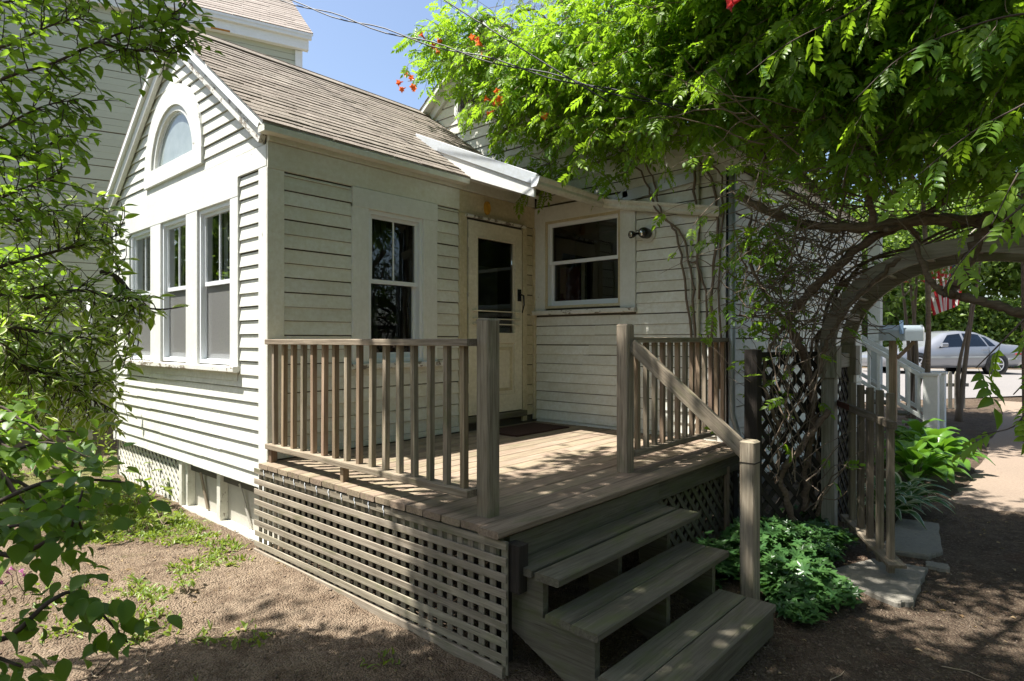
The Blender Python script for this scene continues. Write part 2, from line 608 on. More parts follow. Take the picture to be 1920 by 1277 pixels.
def mat_dirt():
    b = MB("bare_dirt")
    tc = b.n("TexCoord").outputs["Object"]
    big = b.noise(tc, 0.9, 5, 0.6)
    mid = b.noise(tc, 7, 6, 0.7)
    fine = b.noise(tc, 60, 5, 0.75)
    c = b.mix(b.ramp(big, [(0.40, 0.0), (0.60, 1.0)]), (0.235, 0.17, 0.115), (0.31, 0.235, 0.165))
    c = b.mix(b.ramp(mid, [(0.36, 0.9), (0.58, 0.0)]), c, (0.14, 0.098, 0.066))
    c = b.mix(b.ramp(fine, [(0.58, 0.0), (0.74, 0.75)]), c, (0.36, 0.30, 0.23))
    c = b.mix(b.ramp(fine, [(0.26, 0.8), (0.40, 0.0)]), c, (0.045, 0.032, 0.024))
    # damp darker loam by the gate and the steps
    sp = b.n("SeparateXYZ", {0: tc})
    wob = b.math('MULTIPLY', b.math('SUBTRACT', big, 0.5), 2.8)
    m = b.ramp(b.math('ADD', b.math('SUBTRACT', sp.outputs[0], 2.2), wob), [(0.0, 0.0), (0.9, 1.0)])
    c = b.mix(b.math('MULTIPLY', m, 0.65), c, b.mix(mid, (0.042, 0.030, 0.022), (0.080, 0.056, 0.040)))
    # reddish patch
    rd = b.ramp(b.noise(tc, 1.7, 4, 0.6), [(0.58, 0.0), (0.72, 0.55)])
    c = b.mix(b.math('MULTIPLY', rd, m), c, (0.13, 0.065, 0.04))
    # mossy short growth along the house
    gm = b.ramp(b.math('ADD', b.noise(tc, 2.3, 6, 0.7), b.math('MULTIPLY', sp.outputs[0], -0.035)), [(0.55, 0.0), (0.72, 0.75)])
    side = b.ramp(b.math('MULTIPLY', sp.outputs[0], -0.5), [(0.0, 0.0), (0.35, 1.0)])
    c = b.mix(b.math('MULTIPLY', gm, side), c, (0.17, 0.19, 0.055))
    gr = b.n("TexVoronoi", {"Vector": tc, "Scale": 85.0, "Randomness": 1.0})
    gv = b.n("SeparateColor", {0: gr.outputs["Color"]}).outputs[0]
    c = b.mix(b.ramp(gv, [(0.80, 0.0), (0.99, 0.30)]), c, (0.40, 0.34, 0.24))
    c = b.mix(b.ramp(gv, [(0.02, 0.40), (0.20, 0.0)]), c, (0.055, 0.04, 0.03))
    h = b.math('ADD', b.math('MULTIPLY', mid, 1.0), b.math('MULTIPLY', fine, 0.6))
    h = b.math('ADD', h, b.math('MULTIPLY', gr.outputs["Distance"], -0.7))
    return b.done(b.principled(c, 0.95, b.bump(h, 1.0, 0.035), spec=0.1))


def mat_gravel(name, c1, c2, dark):
    b = MB(name)
    tc = b.n("TexCoord").outputs["Object"]
    fine = b.noise(tc, 45, 5, 0.8)
    big = b.noise(tc, 0.8, 5, 0.6)
    c = b.mix(big, c1, c2)
    c = b.mix(b.ramp(fine, [(0.3, 0.7), (0.5, 0.0)]), c, dark)
    c = b.mix(b.ramp(fine, [(0.60, 0.0), (0.75, 0.6)]), c, (0.5, 0.45, 0.38))
    return b.done(b.principled(c, 0.95, b.bump(fine, 0.6, 0.01), spec=0.15))


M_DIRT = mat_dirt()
M_PATH = mat_gravel("packed_gravel", (0.26, 0.20, 0.15), (0.21, 0.165, 0.125), (0.14, 0.10, 0.075))
M_ROAD = mat_gravel("pale_asphalt", (0.22, 0.205, 0.195), (0.18, 0.17, 0.16), (0.15, 0.14, 0.13))
M_STONE = mat_gravel("slab_concrete", (0.26, 0.24, 0.20), (0.20, 0.185, 0.155), (0.12, 0.11, 0.09))


# ------------------------------------------------------------------ ground
def smooth(a, b, x):
    t = np.clip((x - a) / (b - a), 0, 1)
    return t * t * (3 - 2 * t)


def gz(x, y):
    """Height of the ground."""
    x, y = np.asarray(x, dtype=float), np.asarray(y, dtype=float)
    z = 0.03 + 0.05 * smooth(2.0, -2.0, x) - 0.05 * smooth(2.0, 4.0, x)
    z = z + 0.50 * smooth(8.0, 21.0, y)
    return z


def vnoise(x, y, f, seed):
    """Cheap smooth value noise on arrays."""
    r = np.random.default_rng(seed)
    tab = r.random((64, 64))
    xs, ys = x * f, y * f
    xi, yi = np.floor(xs).astype(int), np.floor(ys).astype(int)
    xf, yf = xs - xi, ys - yi
    xf, yf = xf * xf * (3 - 2 * xf), yf * yf * (3 - 2 * yf)
    g = lambda a, b: tab[a % 64, b % 64]
    return (g(xi, yi) * (1 - xf) + g(xi + 1, yi) * xf) * (1 - yf) + (g(xi, yi + 1) * (1 - xf) + g(xi + 1, yi + 1) * xf) * yf


def axis(lo, hi, step, far, grow=1.25):
    a = list(np.arange(lo, hi + 1e-6, step))
    s = step
    left, right = [lo], [hi]
    while left[-1] > -far:
        s *= grow
        left.append(left[-1] - s)
    s = step
    while right[-1] < far:
        s *= grow
        right.append(right[-1] + s)
    return np.array(left[:0:-1] + a + right[1:])


def height_full(x, y):
    z = gz(x, y)
    near = np.exp(-((x - 1.5) ** 2 + (y - 0.5) ** 2) / 60.0)
    z = z + near * (0.035 * (vnoise(x, y, 1.3, 1) - 0.5) + 0.022 * (vnoise(x, y, 4.5, 2) - 0.5)
                    + 0.016 * (vnoise(x, y, 13, 3) - 0.5) + 0.010 * (vnoise(x, y, 29, 4) - 0.5))
    return z


gx = axis(-5.0, 6.5, 0.045, 160)
gy = axis(-3.5, 6.5, 0.045, 160)
GX, GY = np.meshgrid(gx, gy, indexing='ij')
GZ = height_full(GX, GY)
nx, ny = len(gx), len(gy)
idx = np.arange(nx * ny).reshape(nx, ny)
Aq, Bq, Cq, Dq = idx[:-1, :-1].ravel(), idx[1:, :-1].ravel(), idx[1:, 1:].ravel(), idx[:-1, 1:].ravel()
GT = np.concatenate([np.stack([Aq, Bq, Cq], 1), np.stack([Aq, Cq, Dq], 1)])
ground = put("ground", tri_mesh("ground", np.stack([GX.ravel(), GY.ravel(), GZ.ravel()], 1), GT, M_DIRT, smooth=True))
tag(ground, "bare brown dirt yard with scattered weeds round the cottage", kind="structure")


def ribbon(name, left, right, dz, mat, k=6, n=14, wob=0.12, seed=3, end_wob=0.0):
    """A ground sheet between two edge lines, following the ground."""
    Lp, Rp = spline(left, k), spline(right, k)
    V, Fc = [], []
    for i, (a, b2) in enumerate(zip(Lp, Rp)):
        for j in range(n + 1):
            p = a.lerp(b2, j / n)
            x, y = p.x, p.y
            if j in (0, n):
                x += wob * (vnoise(np.array([y * 1.0]), np.array([j * 3.1]), 2.2, seed)[0] - 0.5) * 2
            if i == 0 and end_wob:
                y += end_wob * (vnoise(np.array([x]), np.array([0.3]), 1.8, seed + 5)[0] - 0.5) * 2
            edge = -0.05 if (wob and j in (0, n)) or (end_wob and i == 0) else 0.012
            V.append((x, y, float(gz(x, y)) + dz + edge))
    for i in range(len(Lp) - 1):
        for j in range(n):
            a = i * (n + 1) + j
            Fc.append((a, a + 1, a + n + 2, a + n + 1))
    return put(name, new_mesh(name, V, Fc, mat, smooth=True))


path = ribbon("path", [(3.35, 5.2, 0), (3.42, 7.5, 0), (3.35, 10, 0), (3.3, 13.0, 0), (3.1, 15.2, 0)],
              [(8.5, 4.9, 0), (8.7, 7.5, 0), (8.9, 10, 0), (9.2, 13.0, 0), (9.6, 14.8, 0)], 0.004, M_PATH, end_wob=0.5)
tag(path, "sunlit tan packed gravel drive beyond the gate", kind="structure")
rd = (VR * 1.0 + VV * 0.08).normalized()
rc = at(1800, 700, 18.5)
rn = Vector((-rd.y, rd.x, 0))
rp = [rc + rd * t - rn * 4.2 for t in (-40, -20, 0, 20, 40)]
rq = [rc + rd * t + rn * 4.5 for t in (-40, -20, 0, 20, 40)]
street = ribbon("street", [(p.x, p.y, 0) for p in rp], [(p.x, p.y, 0) for p in rq], 0.008, M_ROAD, wob=0.0)
tag(street, "pale sun bleached street where the silver car is parked", kind="structure")

# ------------------------------------------------------------------ the cottage
HX0, HX1 = -3.69, 0.0          # wing, along the gable
YC = 3.155                     # back wall of the porch
ZB, ZE = 0.50, 3.10            # siding bottom, eave
APX, APZ = -1.85, 4.62
FA = Frame((0, 0, 0), (1, 0, 0))          # gable wall, n = -Y
FB = Frame((0, 0, 0), (0, 1, 0))          # side wall with the door, n = +X
FC = Frame((0, YC, 0), (1, 0, 0))         # main block wall, n = -Y
house = thing("cottage", (HX0 / 2, 1.6, 0.05),
              "white clapboard cottage with half round gable window and brown shingle roof", "house")
EXPO = 0.1075


def roof_z(x):
    return APZ - 0.72 * abs(x - APX) * (1.0 if x < APX else 1.0)


# --- wing gable wall
AC, ARO, AZ0 = -1.89, 0.73, 3.19
AZ = 3.345
winA = [(-3.118, -2.46), (-2.177, -1.535), (-1.278, -0.612)]
WZ0, WZ1 = 1.43, 2.79
holesA = [(a, b, WZ0, WZ1) for a, b in winA]
wallA = sheet_with_holes("gable_wall", FA, HX0 + 0.02, HX1 - 0.02, ZB, ZE, holesA, M_SHEATH, house,
                         extra=[[(HX0 + 0.02, ZE), (HX1 - 0.02, ZE), (HX1 - 0.02, ZE + 0.1), (APX + (APZ - 0.07 - AZ) / 0.72, AZ), (APX - (APZ - 0.07 - AZ) / 0.72, AZ), (HX0 + 0.02, ZE + 0.1)],
                                [(APX - (APZ - 0.07 - AZ) / 0.72, AZ), (AC - 0.49, AZ), (AC - 0.49, AZ + 0.49), (APX - (APZ - 0.07 - AZ - 0.49) / 0.72, AZ + 0.49)],
                                [(AC + 0.49, AZ), (APX + (APZ - 0.07 - AZ) / 0.72, AZ), (APX + (APZ - 0.07 - AZ - 0.49) / 0.72, AZ + 0.49), (AC + 0.49, AZ + 0.49)],
                                [(APX - (APZ - 0.07 - AZ - 0.49) / 0.72, AZ + 0.49), (APX + (APZ - 0.07 - AZ - 0.49) / 0.72, AZ + 0.49), (APX, APZ - 0.07)]])
wallA["label"] = "white clapboard gable wall with three tall windows"
CBW = 0.125
z = ZB
while z < 2.94:
    hh = min(EXPO, 2.945 - z)
    if z + 0.05 < 1.40:
        # full rows, each of two boards with an uneven joint
        j = R.uniform(-1.9, -0.8)
        j0 = R.uniform(-3.1, -2.2)
        clap("clapboard", FA, HX0 + 0.07, j0, z, hh, M_CLAP, wallA)
        clap("clapboard", FA, j0 + 0.003, j, z, hh, M_CLAP, wallA)
        clap("clapboard", FA, j + 0.002, -CBW, z, hh, M_CLAP, wallA)
    else:
        clap("clapboard", FA, HX0 + 0.07, -3.24, z, hh, M_CLAP, wallA)
        clap("clapboard", FA, -0.463, -CBW, z, hh, M_CLAP, wallA)
    z += EXPO
wbox("frieze_board", FA, HX0 + 0.02, 0.004, 0.0, 0.022, 2.948, 3.115, M_TRIM, wallA)
for nm, u0, u1 in (("corner_board", HX0, HX0 + 0.075), ("corner_board", -CBW, 0.012)):
    wbox(nm, FA, u0, u1, 0.0, 0.020, ZB - 0.01, 2.946, M_TRIM, wallA)
# gable rows round the half round window
z = 3.118
while z < 4.42:
    half = (APZ - 0.12 - z) / 0.74
    half = min(half, 1.80)
    if half < 0.05:
        break
    dz = z + EXPO * 0.5 - AZ
    if z + EXPO < AZ0 + 0.05 or dz > ARO - 0.04:
        clap("clapboard", FA, APX - half, APX + half, z, EXPO, M_CLAP, wallA)
    else:
        w = math.sqrt(max(0.0, ARO ** 2 - max(dz, 0.0) ** 2)) - 0.03
        clap("clapboard", FA, APX - half, AC - w, z, EXPO, M_CLAP, wallA)
        clap("clapboard", FA, AC + w, APX + half, z, EXPO, M_CLAP, wallA)
    z += EXPO

# half round window
def arc_band(name, fr, uc, zc, r0, r1, n0, n1, mat, parent, k=22):
    V, Fc = [], []
    for i in range(k + 1):
        a = math.pi * i / k
        ca, sa = math.cos(a), math.sin(a)
        V += [fr.P(uc + r0 * ca, n1, zc + r0 * sa), fr.P(uc + r1 * ca, n1, zc + r1 * sa),
              fr.P(uc + r1 * ca, n0, zc + r1 * sa), fr.P(uc + r0 * ca, n0, zc + r0 * sa)]
    for i in range(k):
        for j in range(4):
            a, b2 = i * 4 + j, i * 4 + (j + 1) % 4
            Fc.append((a, b2, b2 + 4, a + 4))
    Fc += [(3, 2, 1, 0), tuple(4 * k + q for q in range(4))]
    M = Matrix.Translation(fr.P(uc, 0, zc))
    Mi = M.inverted()
    return put(name, new_mesh(name, [Mi @ v for v in V], Fc, mat), parent, M)


arcw = arc_band("half_round_window", FA, AC, AZ, 0.535, 0.725, -0.012, 0.032, M_TRIM, house)
arc_band("frame", FA, AC, AZ, 0.480, 0.538, -0.06, 0.014, M_TRIM, arcw)
arc_band("inner_frame", FA, AC, AZ, 0.458, 0.482, -0.06, -0.012, M_VINYL, arcw)
wbox("sill_board", FA, AC - 0.728, AC + 0.728, -0.10, 0.036, AZ0, AZ + 0.002, M_TRIM, arcw)
poly_prism("backing", [FA.P(AC - 0.6, -0.14, AZ - 0.1), FA.P(AC + 0.6, -0.14, AZ - 0.1), FA.P(AC + 0.6, -0.14, AZ + 0.55), FA.P(AC - 0.6, -0.14, AZ + 0.55)], (0, 0.01, 0), M_SHEATH, arcw)
gl = [FA.P(AC + 0.462 * math.cos(math.pi * i / 20), -0.026, AZ - 0.002 + 0.462 * math.sin(math.pi * i / 20)) for i in range(21)]
M_MOTTLED = MB("mottled_pane")  # opaque pane, mottled in grey-green tones
_v = M_MOTTLED.coords()
_c = M_MOTTLED.mix(M_MOTTLED.noise(_v, 5, 5, 0.6), (0.16, 0.20, 0.19), (0.36, 0.40, 0.38))
M_MOTTLED = M_MOTTLED.done(M_MOTTLED.principled(_c, 0.12, spec=0.6))
poly_prism("pane", gl, (0, -0.004, 0), M_MOTTLED, arcw)


# --- windows
def sash_window(fr, u0, u1, z0, z1, parent, meet, muntin=True, screen=True, lower_n=-0.055, frame_mat=None, curtain=None):
    """A double hung window: jamb ring > sashes, panes, muntin, screen, blind, dark room behind."""
    fm = frame_mat or M_VINYL
    w = ring("window", fr, u0, u1, z0, z1, 0.035, -0.10, 0.006, fm, parent)
    a, b2, c, d = u0 + 0.033, u1 - 0.033, z0 + 0.033, z1 - 0.033
    ring("upper_sash", fr, a, b2, meet - 0.018, d, 0.032, -0.052, -0.022, fm, w, wb=0.036)
    quad("pane", fr, a + 0.028, b2 - 0.028, meet + 0.014, d - 0.028, -0.040, M_GLASS if curtain else M_GLASSD, w)
    ring("lower_sash", fr, a, b2, c, meet + 0.018, 0.032, -0.088, -0.056, fm, w, wb=0.05)
    quad("pane", fr, a + 0.028, b2 - 0.028, c + 0.046, meet - 0.014, -0.074, M_GLASS if curtain else M_GLASSD, w)
    if muntin:
        wbox("muntin", fr, (u0 + u1) / 2 - 0.007, (u0 + u1) / 2 + 0.007, -0.046, -0.030, meet + 0.012, d - 0.026, fm, w)
    if screen:
        ring("screen_frame", fr, a - 0.004, b2 + 0.004, c - 0.006, meet + 0.002, 0.014, -0.050, -0.036, fm, w)
        quad("insect_screen", fr, a + 0.008, b2 - 0.008, c + 0.006, meet - 0.01, -0.043, M_SCREEN, w)
    if curtain:
        k = 11
        for i in range(k):
            t0 = u0 + (u1 - u0) * i / k
            wbox("blind_slat", fr, t0 + 0.004, t0 + (u1 - u0) / k - 0.004, -0.175 - 0.012 * (i % 2), -0.170 - 0.012 * (i % 2), z0 + 0.05, z1, curtain, w, ch=0.001)
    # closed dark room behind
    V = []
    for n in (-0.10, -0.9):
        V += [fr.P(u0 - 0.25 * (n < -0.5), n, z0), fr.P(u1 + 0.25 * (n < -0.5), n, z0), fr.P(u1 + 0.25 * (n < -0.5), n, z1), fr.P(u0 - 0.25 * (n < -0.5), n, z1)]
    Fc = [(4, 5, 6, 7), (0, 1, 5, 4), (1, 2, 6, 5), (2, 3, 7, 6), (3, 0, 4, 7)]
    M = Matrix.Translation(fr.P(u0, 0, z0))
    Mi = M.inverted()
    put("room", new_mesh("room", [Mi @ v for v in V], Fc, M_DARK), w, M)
    return w


for (a, b2) in winA:
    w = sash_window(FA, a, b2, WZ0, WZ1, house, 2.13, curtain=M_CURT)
# trim round the three windows
for u0, u1 in ((-3.24, -3.118), (-2.46, -2.177), (-1.535, -1.278), (-0.612, -0.463)):
    wbox("casing", FA, u0, u1, 0.0, 0.026, WZ0 - 0.012, 2.79, M_TRIM, wallA)
wbox("head_casing", FA, -3.24, -0.463, 0.0, 0.028, 2.79, 2.9475, M_TRIM, wallA)
for u0, u1 in ((-3.25, -2.34), (-2.338, -1.40), (-1.398, -0.452)):
    wbox("window_sill", FA, u0, u1, -0.06, 0.072, 1.372, 1.420, M_TRIMP, wallA, ch=0.007)
wbox("apron", FA, -3.20, -0.50, 0.0, 0.016, 1.30, 1.374, M_CLAP, wallA)

# --- side wall with window and door
winB = (0.885, 1.495, 1.44, 2.765)
doorB = (2.069, 2.896, 0.86, 2.855)
wallB = sheet_with_holes("side_wall", FB, 0.0, YC, 0.55, 3.35, [winB, doorB], M_SHEATH, house)
wallB["label"] = "clapboard side wall with the porch door and one window"
EXB = 0.112
z = 0.775
while z < 2.925:
    hh = min(EXB, 2.93 - z)
    if z > 1.36:
        clap("clapboard", FB, 0.118, 0.722, z, hh, M_CLAPB, wallB)
        clap("clapboard", FB, 1.665, 1.955, z, hh, M_CLAPB, wallB)
    else:
        clap("clapboard", FB, 0.118, 1.955, z, hh, M_CLAPB, wallB)
    z += EXB
wbox("corner_board", FB, -0.02, 0.116, 0.0, 0.0215, 0.73, 2.93, M_CLAPB, wallB)
wbox("base_board", FB, 0.0, 2.02, 0.0, 0.02, 0.725, 0.775, M_CLAPB, wallB)
wbox("frieze_board", FB, -0.018, 1.955, 0.0, 0.024, 2.932, 3.13, M_CLAPB, wallB)
wbox("frieze_moulding", FB, -0.016, 3.10, 0.0, 0.045, 3.133, 3.24, M_CLAPB, wallB)
# window trim
wbox("casing", FB, 0.722, 0.885, 0.0, 0.026, 1.43, 2.79, M_TRIM, wallB)
wbox("casing", FB, 1.495, 1.665, 0.0, 0.026, 1.43, 2.79, M_TRIM, wallB)
wbox("head_casing", FB, 0.722, 1.665, 0.0, 0.030, 2.765, 2.930, M_TRIM, wallB)
wbox("window_sill", FB, 0.69, 1.70, -0.06, 0.065, 1.385, 1.435, M_TRIMP, wallB, ch=0.006)
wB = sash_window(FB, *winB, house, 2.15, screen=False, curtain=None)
M_GCURT = mat_plain("dim_green_grey_curtain", (0.16, 0.18, 0.16), rough=0.9, nscale=6, namt=0.3)
for k in range(7):
    wbox("curtain_fold", FB, 0.90 + 0.045 * k, 0.94 + 0.045 * k, -0.19 - 0.02 * (k % 2), -0.17 - 0.02 * (k % 2), 1.55 if k < 5 else 2.1, 2.75, M_GCURT, wB)
# door surround
wbox("door_casing", FB, 1.957, 2.055, 0.0, 0.030, 0.74, 2.90, M_AGED, wallB)
wbox("door_casing", FB, 2.91, 2.985, 0.0, 0.030, 0.74, 2.90, M_AGED, wallB)
wbox("door_header", FB, 1.957, YC - 0.005, 0.0, 0.018, 2.903, 3.13, M_AGED, wallB)
wbox("drip_cap", FB, 2.03, 2.94, 0.02, 0.055, 2.872, 2.90, M_TRIMP, wallB)
z = 0.80
while z < 2.88:
    clap("clapboard", FB, 2.987, YC - 0.05, z, min(0.112, 2.90 - z), M_AGED, wallB)
    z += 0.112
wbox("corner_strip", FB, YC - 0.048, YC - 0.002, 0.0, 0.03, 0.74, 2.90, M_AGED, wallB)
wbox("threshold", FB, 2.02, 2.94, -0.02, 0.07, 0.80, 0.862, M_STEP, wallB)

# storm door
D0, D1, DZ0, DZ1 = 2.075, 2.89, 0.872, 2.848
door = ring("storm_door", FB, D0, D1, DZ0, DZ1, 0.115, -0.012, 0.034, M_DOORP, house, wb=0.18, wt=0.155)
wbox("lock_rail", FB, D0 + 0.116, D1 - 0.116, -0.011, 0.033, 1.60, 1.70, M_DOORP, door)
wbox("kick_panel", FB, D0 + 0.116, D1 - 0.116, -0.008, 0.014, DZ0 + 0.18, 1.60, M_DOORP, door)
ring("panel_moulding", FB, D0 + 0.15, D1 - 0.15, DZ0 + 0.22, 1.56, 0.03, 0.013, 0.024, M_AGED, door)
quad("pane", FB, D0 + 0.113, D1 - 0.113, 1.70, DZ1 - 0.15, 0.004, M_GLASSD, door)
ring("pane_moulding", FB, D0 + 0.108, D1 - 0.108, 1.695, DZ1 - 0.148, 0.016, 0.0, 0.040, M_DOORP, door)
for zz in (1.80, 1.855, 1.935):
    wbox("push_bar", FB, D0 + 0.04, D1 - 0.04, 0.045, 0.057, zz - 0.006, zz + 0.006, M_DOORP, door)
    for uu in (D0 + 0.07, D1 - 0.07):
        wbox("bar_bracket", FB, uu - 0.012, uu + 0.012, 0.033, 0.047, zz - 0.012, zz + 0.012, M_DOORP, door)
# the inner door and its blind behind the glass
wbox("inner_door", FB, D0, D1, -0.16, -0.12, DZ0, DZ1, M_DARK, door)
M_INBL = mat_plain("grey_roller_blind", (0.13, 0.135, 0.13), rough=0.8)
wbox("inner_blind", FB, D0 + 0.13, D1 - 0.24, -0.115, -0.11, 1.72, 2.42, M_INBL, door)
tube("door_handle", [FB.P(D1 - 0.045, 0.035, 2.14), FB.P(D1 - 0.03, 0.085, 2.12), FB.P(D1 - 0.03, 0.09, 2.02), FB.P(D1 - 0.05, 0.08, 1.93)], [0.012, 0.010, 0.009, 0.006], M_BLACK, door)
wbox("handle_plate", FB, D1 - 0.075, D1 - 0.015, 0.030, 0.042, 2.06, 2.19, M_BLACK, door)
for zz in (2.62, 2.02, 1.15):
    wbox("hinge", FB, D0 - 0.018, D0 + 0.012, 0.03, 0.042, zz - 0.05, zz + 0.05, M_DOORP, door)
# small yellow bell box above the door
M_YEL = mat_plain("yellow_plastic", (0.50, 0.27, 0.03), rough=0.5, nscale=40)
cV, cF = [], []
for i in range(16):
    a = 2 * math.pi * i / 16
    for nn, r in ((0.018, 0.055), (0.045, 0.050), (0.050, 0.034), (0.040, 0.016)):
        cV.append(FB.P(2.345 + r * math.cos(a) * 0.75, nn, 3.005 + r * 1.3 * math.sin(a)))
for i in range(16):
    for j in range(3):
        a, b2 = i * 4 + j, ((i + 1) % 16) * 4 + j
        cF.append((a, b2, b2 + 1, a + 1))
cF.append(tuple(i * 4 + 3 for i in range(16)))
c0 = FB.P(2.345, 0, 3.005)
bell = put("bell_cover", new_mesh("bell_cover", [v - c0 for v in cV], cF, M_YEL), house, Matrix.Translation(c0))
bell["label"] = "small yellow round bell cover above the door"

# --- main block: wall behind the porch
winC = (0.165, 1.14, 1.985, 2.955)
PKX, PKZ = -0.69, 5.46
MX0, MX1 = -3.70, 2.25
wallC = sheet_with_holes("back_porch_wall", FC, 0.0, MX1, 0.30, 3.25, [winC], M_SHEATH, house,
                         extra=[[(MX0, 3.25), (MX1, 3.25), (PKX, PKZ - 0.1)]])
wallC["label"] = "cream clapboard wall with the wide window and hanging vines"
EXC = 0.104
z = 0.44
row = 0
while z < 5.3:
    zm = z + EXC / 2
    r1 = MX1 - 0.10 if zm < 3.22 else PKX + (PKZ - 0.12 - zm) / 0.735
    if zm > 3.22:
        l1 = max(-1.75, PKX - (PKZ - 0.12 - zm) / 0.735)
        hh = 0.128
    else:
        l1, hh = 0.0, EXC
    if r1 - l1 < 0.1:
        break
    if 1.90 < zm < 3.10:
        clap("clapboard", FC, 1.318, r1, z, hh, M_CLAPC, wallC)
    else:
        if zm < 3.22:
            j = R.uniform(0.6, 1.6)
            clap("clapboard", FC, 0.03, j, z, hh, M_CLAPC, wallC)
            clap("clapboard", FC, j + 0.002, r1, z, hh, M_CLAPC, wallC)
        else:
            clap("clapboard", FC, l1, r1, z, hh, M_CLAPC, wallC)
    z += hh
wbox("corner_board", FC, MX1 - 0.10, MX1 + 0.012, 0.0, 0.022, 0.35, 3.22, M_TRIM, wallC)
wbox("casing", FC, 0.0, 0.165, 0.0, 0.028, 1.965, 3.12, M_TRIM, wallC)
wbox("casing", FC, 1.14, 1.316, 0.0, 0.028, 1.965, 3.12, M_TRIM, wallC)
wbox("head_casing", FC, 0.165, 1.14, 0.0, 0.026, 2.955, 3.12, M_TRIM, wallC)
wbox("window_sill", FC, -0.02, 1.33, -0.05, 0.070, 1.915, 1.962, M_TRIMP, wallC, ch=0.006)
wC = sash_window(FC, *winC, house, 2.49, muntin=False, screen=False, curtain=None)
wbox("curtain", FC, 0.23, 0.50, -0.20, -0.17, 2.02, 2.45, M_REDC, wC)
wbox("window_bar", FC, 0.50, 0.55, -0.24, -0.20, 2.0, 2.5, M_AGED, wC)
ring("storm_frame", FC, 0.165, 1.14, 1.985, 2.955, 0.028, 0.004, 0.018, M_AGED, wC)

# main block: side walls and rear so that no light leaks in
FS = Frame((MX1, YC, 0), (0, 1, 0))
wallS = sheet_with_holes("main_side_wall", FS, 0.0, 4.9, 0.20, 3.25, [], M_SHEATH, house)
z = 0.30
while z < 3.2:
    clap("clapboard", FS, 0.004, 4.9, z, 0.104, M_CLAPS, wallS)
    z += 0.104
FW = Frame((HX0, YC + 4.9, 0), (0, -1, 0))
wallW = sheet_with_holes("rear_side_wall", FW, 0.0, YC + 4.88, 0.30, 3.12, [], M_CLAP, house)
FR = Frame((MX1, YC + 4.9, 0), (-1, 0, 0))
sheet_with_holes("street_wall", FR, 0.0, MX1 - MX0, 0.30, 3.25, [], M_CLAP, house, extra=[[(0, 3.25), (MX1 - MX0, 3.25), (MX1 - PKX, PKZ - 0.1)]])
V = [(MX0, 0.02, 0.42), (MX1, 0.02, 0.42), (MX1, 8.0, 0.42), (MX0, 8.0, 0.42)]
poly_prism("floor_slab", [(HX0 + 0.03, 0.06, 0.46), (-0.03, 0.06, 0.46), (-0.03, 8.0, 0.46), (HX0 + 0.03, 8.0, 0.46)], (0, 0, -0.05), M_SHEATH, house)

# rakes of the main gable
def rake(fr, x0, z0, x1, z1, n0, n1, depth, mat, parent, name="rake_board"):
    return beam(name, fr.P(x0, (n0 + n1) / 2, z0 - depth / 2), fr.P(x1, (n0 + n1) / 2, z1 - depth / 2), n1 - n0, depth, mat, parent)


rake(FC, PKX, PKZ, 2.36, PKZ - 0.72 * (2.36 - PKX), 0.0, 0.05, 0.15, M_TRIM, wallC)
rake(FC, -3.75, PKZ - 0.72 * (PKX + 3.75), PKX, PKZ, 0.0, 0.05, 0.15, M_TRIM, wallC)
# octagonal gable vent trim, half hidden by the vine
vt = [FC.P(-1.02 + 0.30 * math.cos(math.pi / 8 + math.pi * i / 4), 0.02, 4.62 + 0.30 * math.sin(math.pi / 8 + math.pi * i / 4)) for i in range(8)]
poly_prism("gable_vent", vt, (0, -0.03, 0), M_TRIM, wallC)
vt = [FC.P(-1.02 + 0.22 * math.cos(math.pi / 8 + math.pi * i / 4), 0.052, 4.62 + 0.22 * math.sin(math.pi / 8 + math.pi * i / 4)) for i in range(8)]
poly_prism("vent_slats", vt, (0, -0.004, 0), M_DARK, wallC)


# --- roofs
def shingle_course(name, a, b2, slope_dir, normal, expo, mat, parent, tab=0.3, thick=0.0115):
    """One course: tabs side by side from a to b2, running expo (plus lap) up the slope."""
    a, b2 = Vector(a), Vector(b2)
    d = (b2 - a)
    L = d.length
    d.normalize()
    s, nrm = Vector(slope_dir).normalized(), Vector(normal).normalized()
    V, Fc = [], []
    t = -R.uniform(0, tab)
    while t < L:
        t0, t1 = max(0.0, t), min(L, t + tab - 0.006)
        if t1 - t0 > 0.01:
            j0 = R.uniform(-0.005, 0.005)
            th = thick * R.uniform(0.7, 1.25)
            k = len(V)
            for tt in (t0, t1):
                p = a + d * tt
                V += [p - s * j0, p - s * j0 + nrm * th, p + s * (expo * 1.5) + nrm * 0.002, p + s * (expo * 1.5)]
            Fc += [(k, k + 4, k + 5, k + 1), (k + 1, k + 5, k + 6, k + 2), (k, k + 1, k + 2, k + 3), (k + 7, k + 6, k + 5, k + 4)]
        t += tab
    c = a.copy()
    return put(name, new_mesh(name, [v - c for v in V], Fc, mat), parent, Matrix.Translation(c))


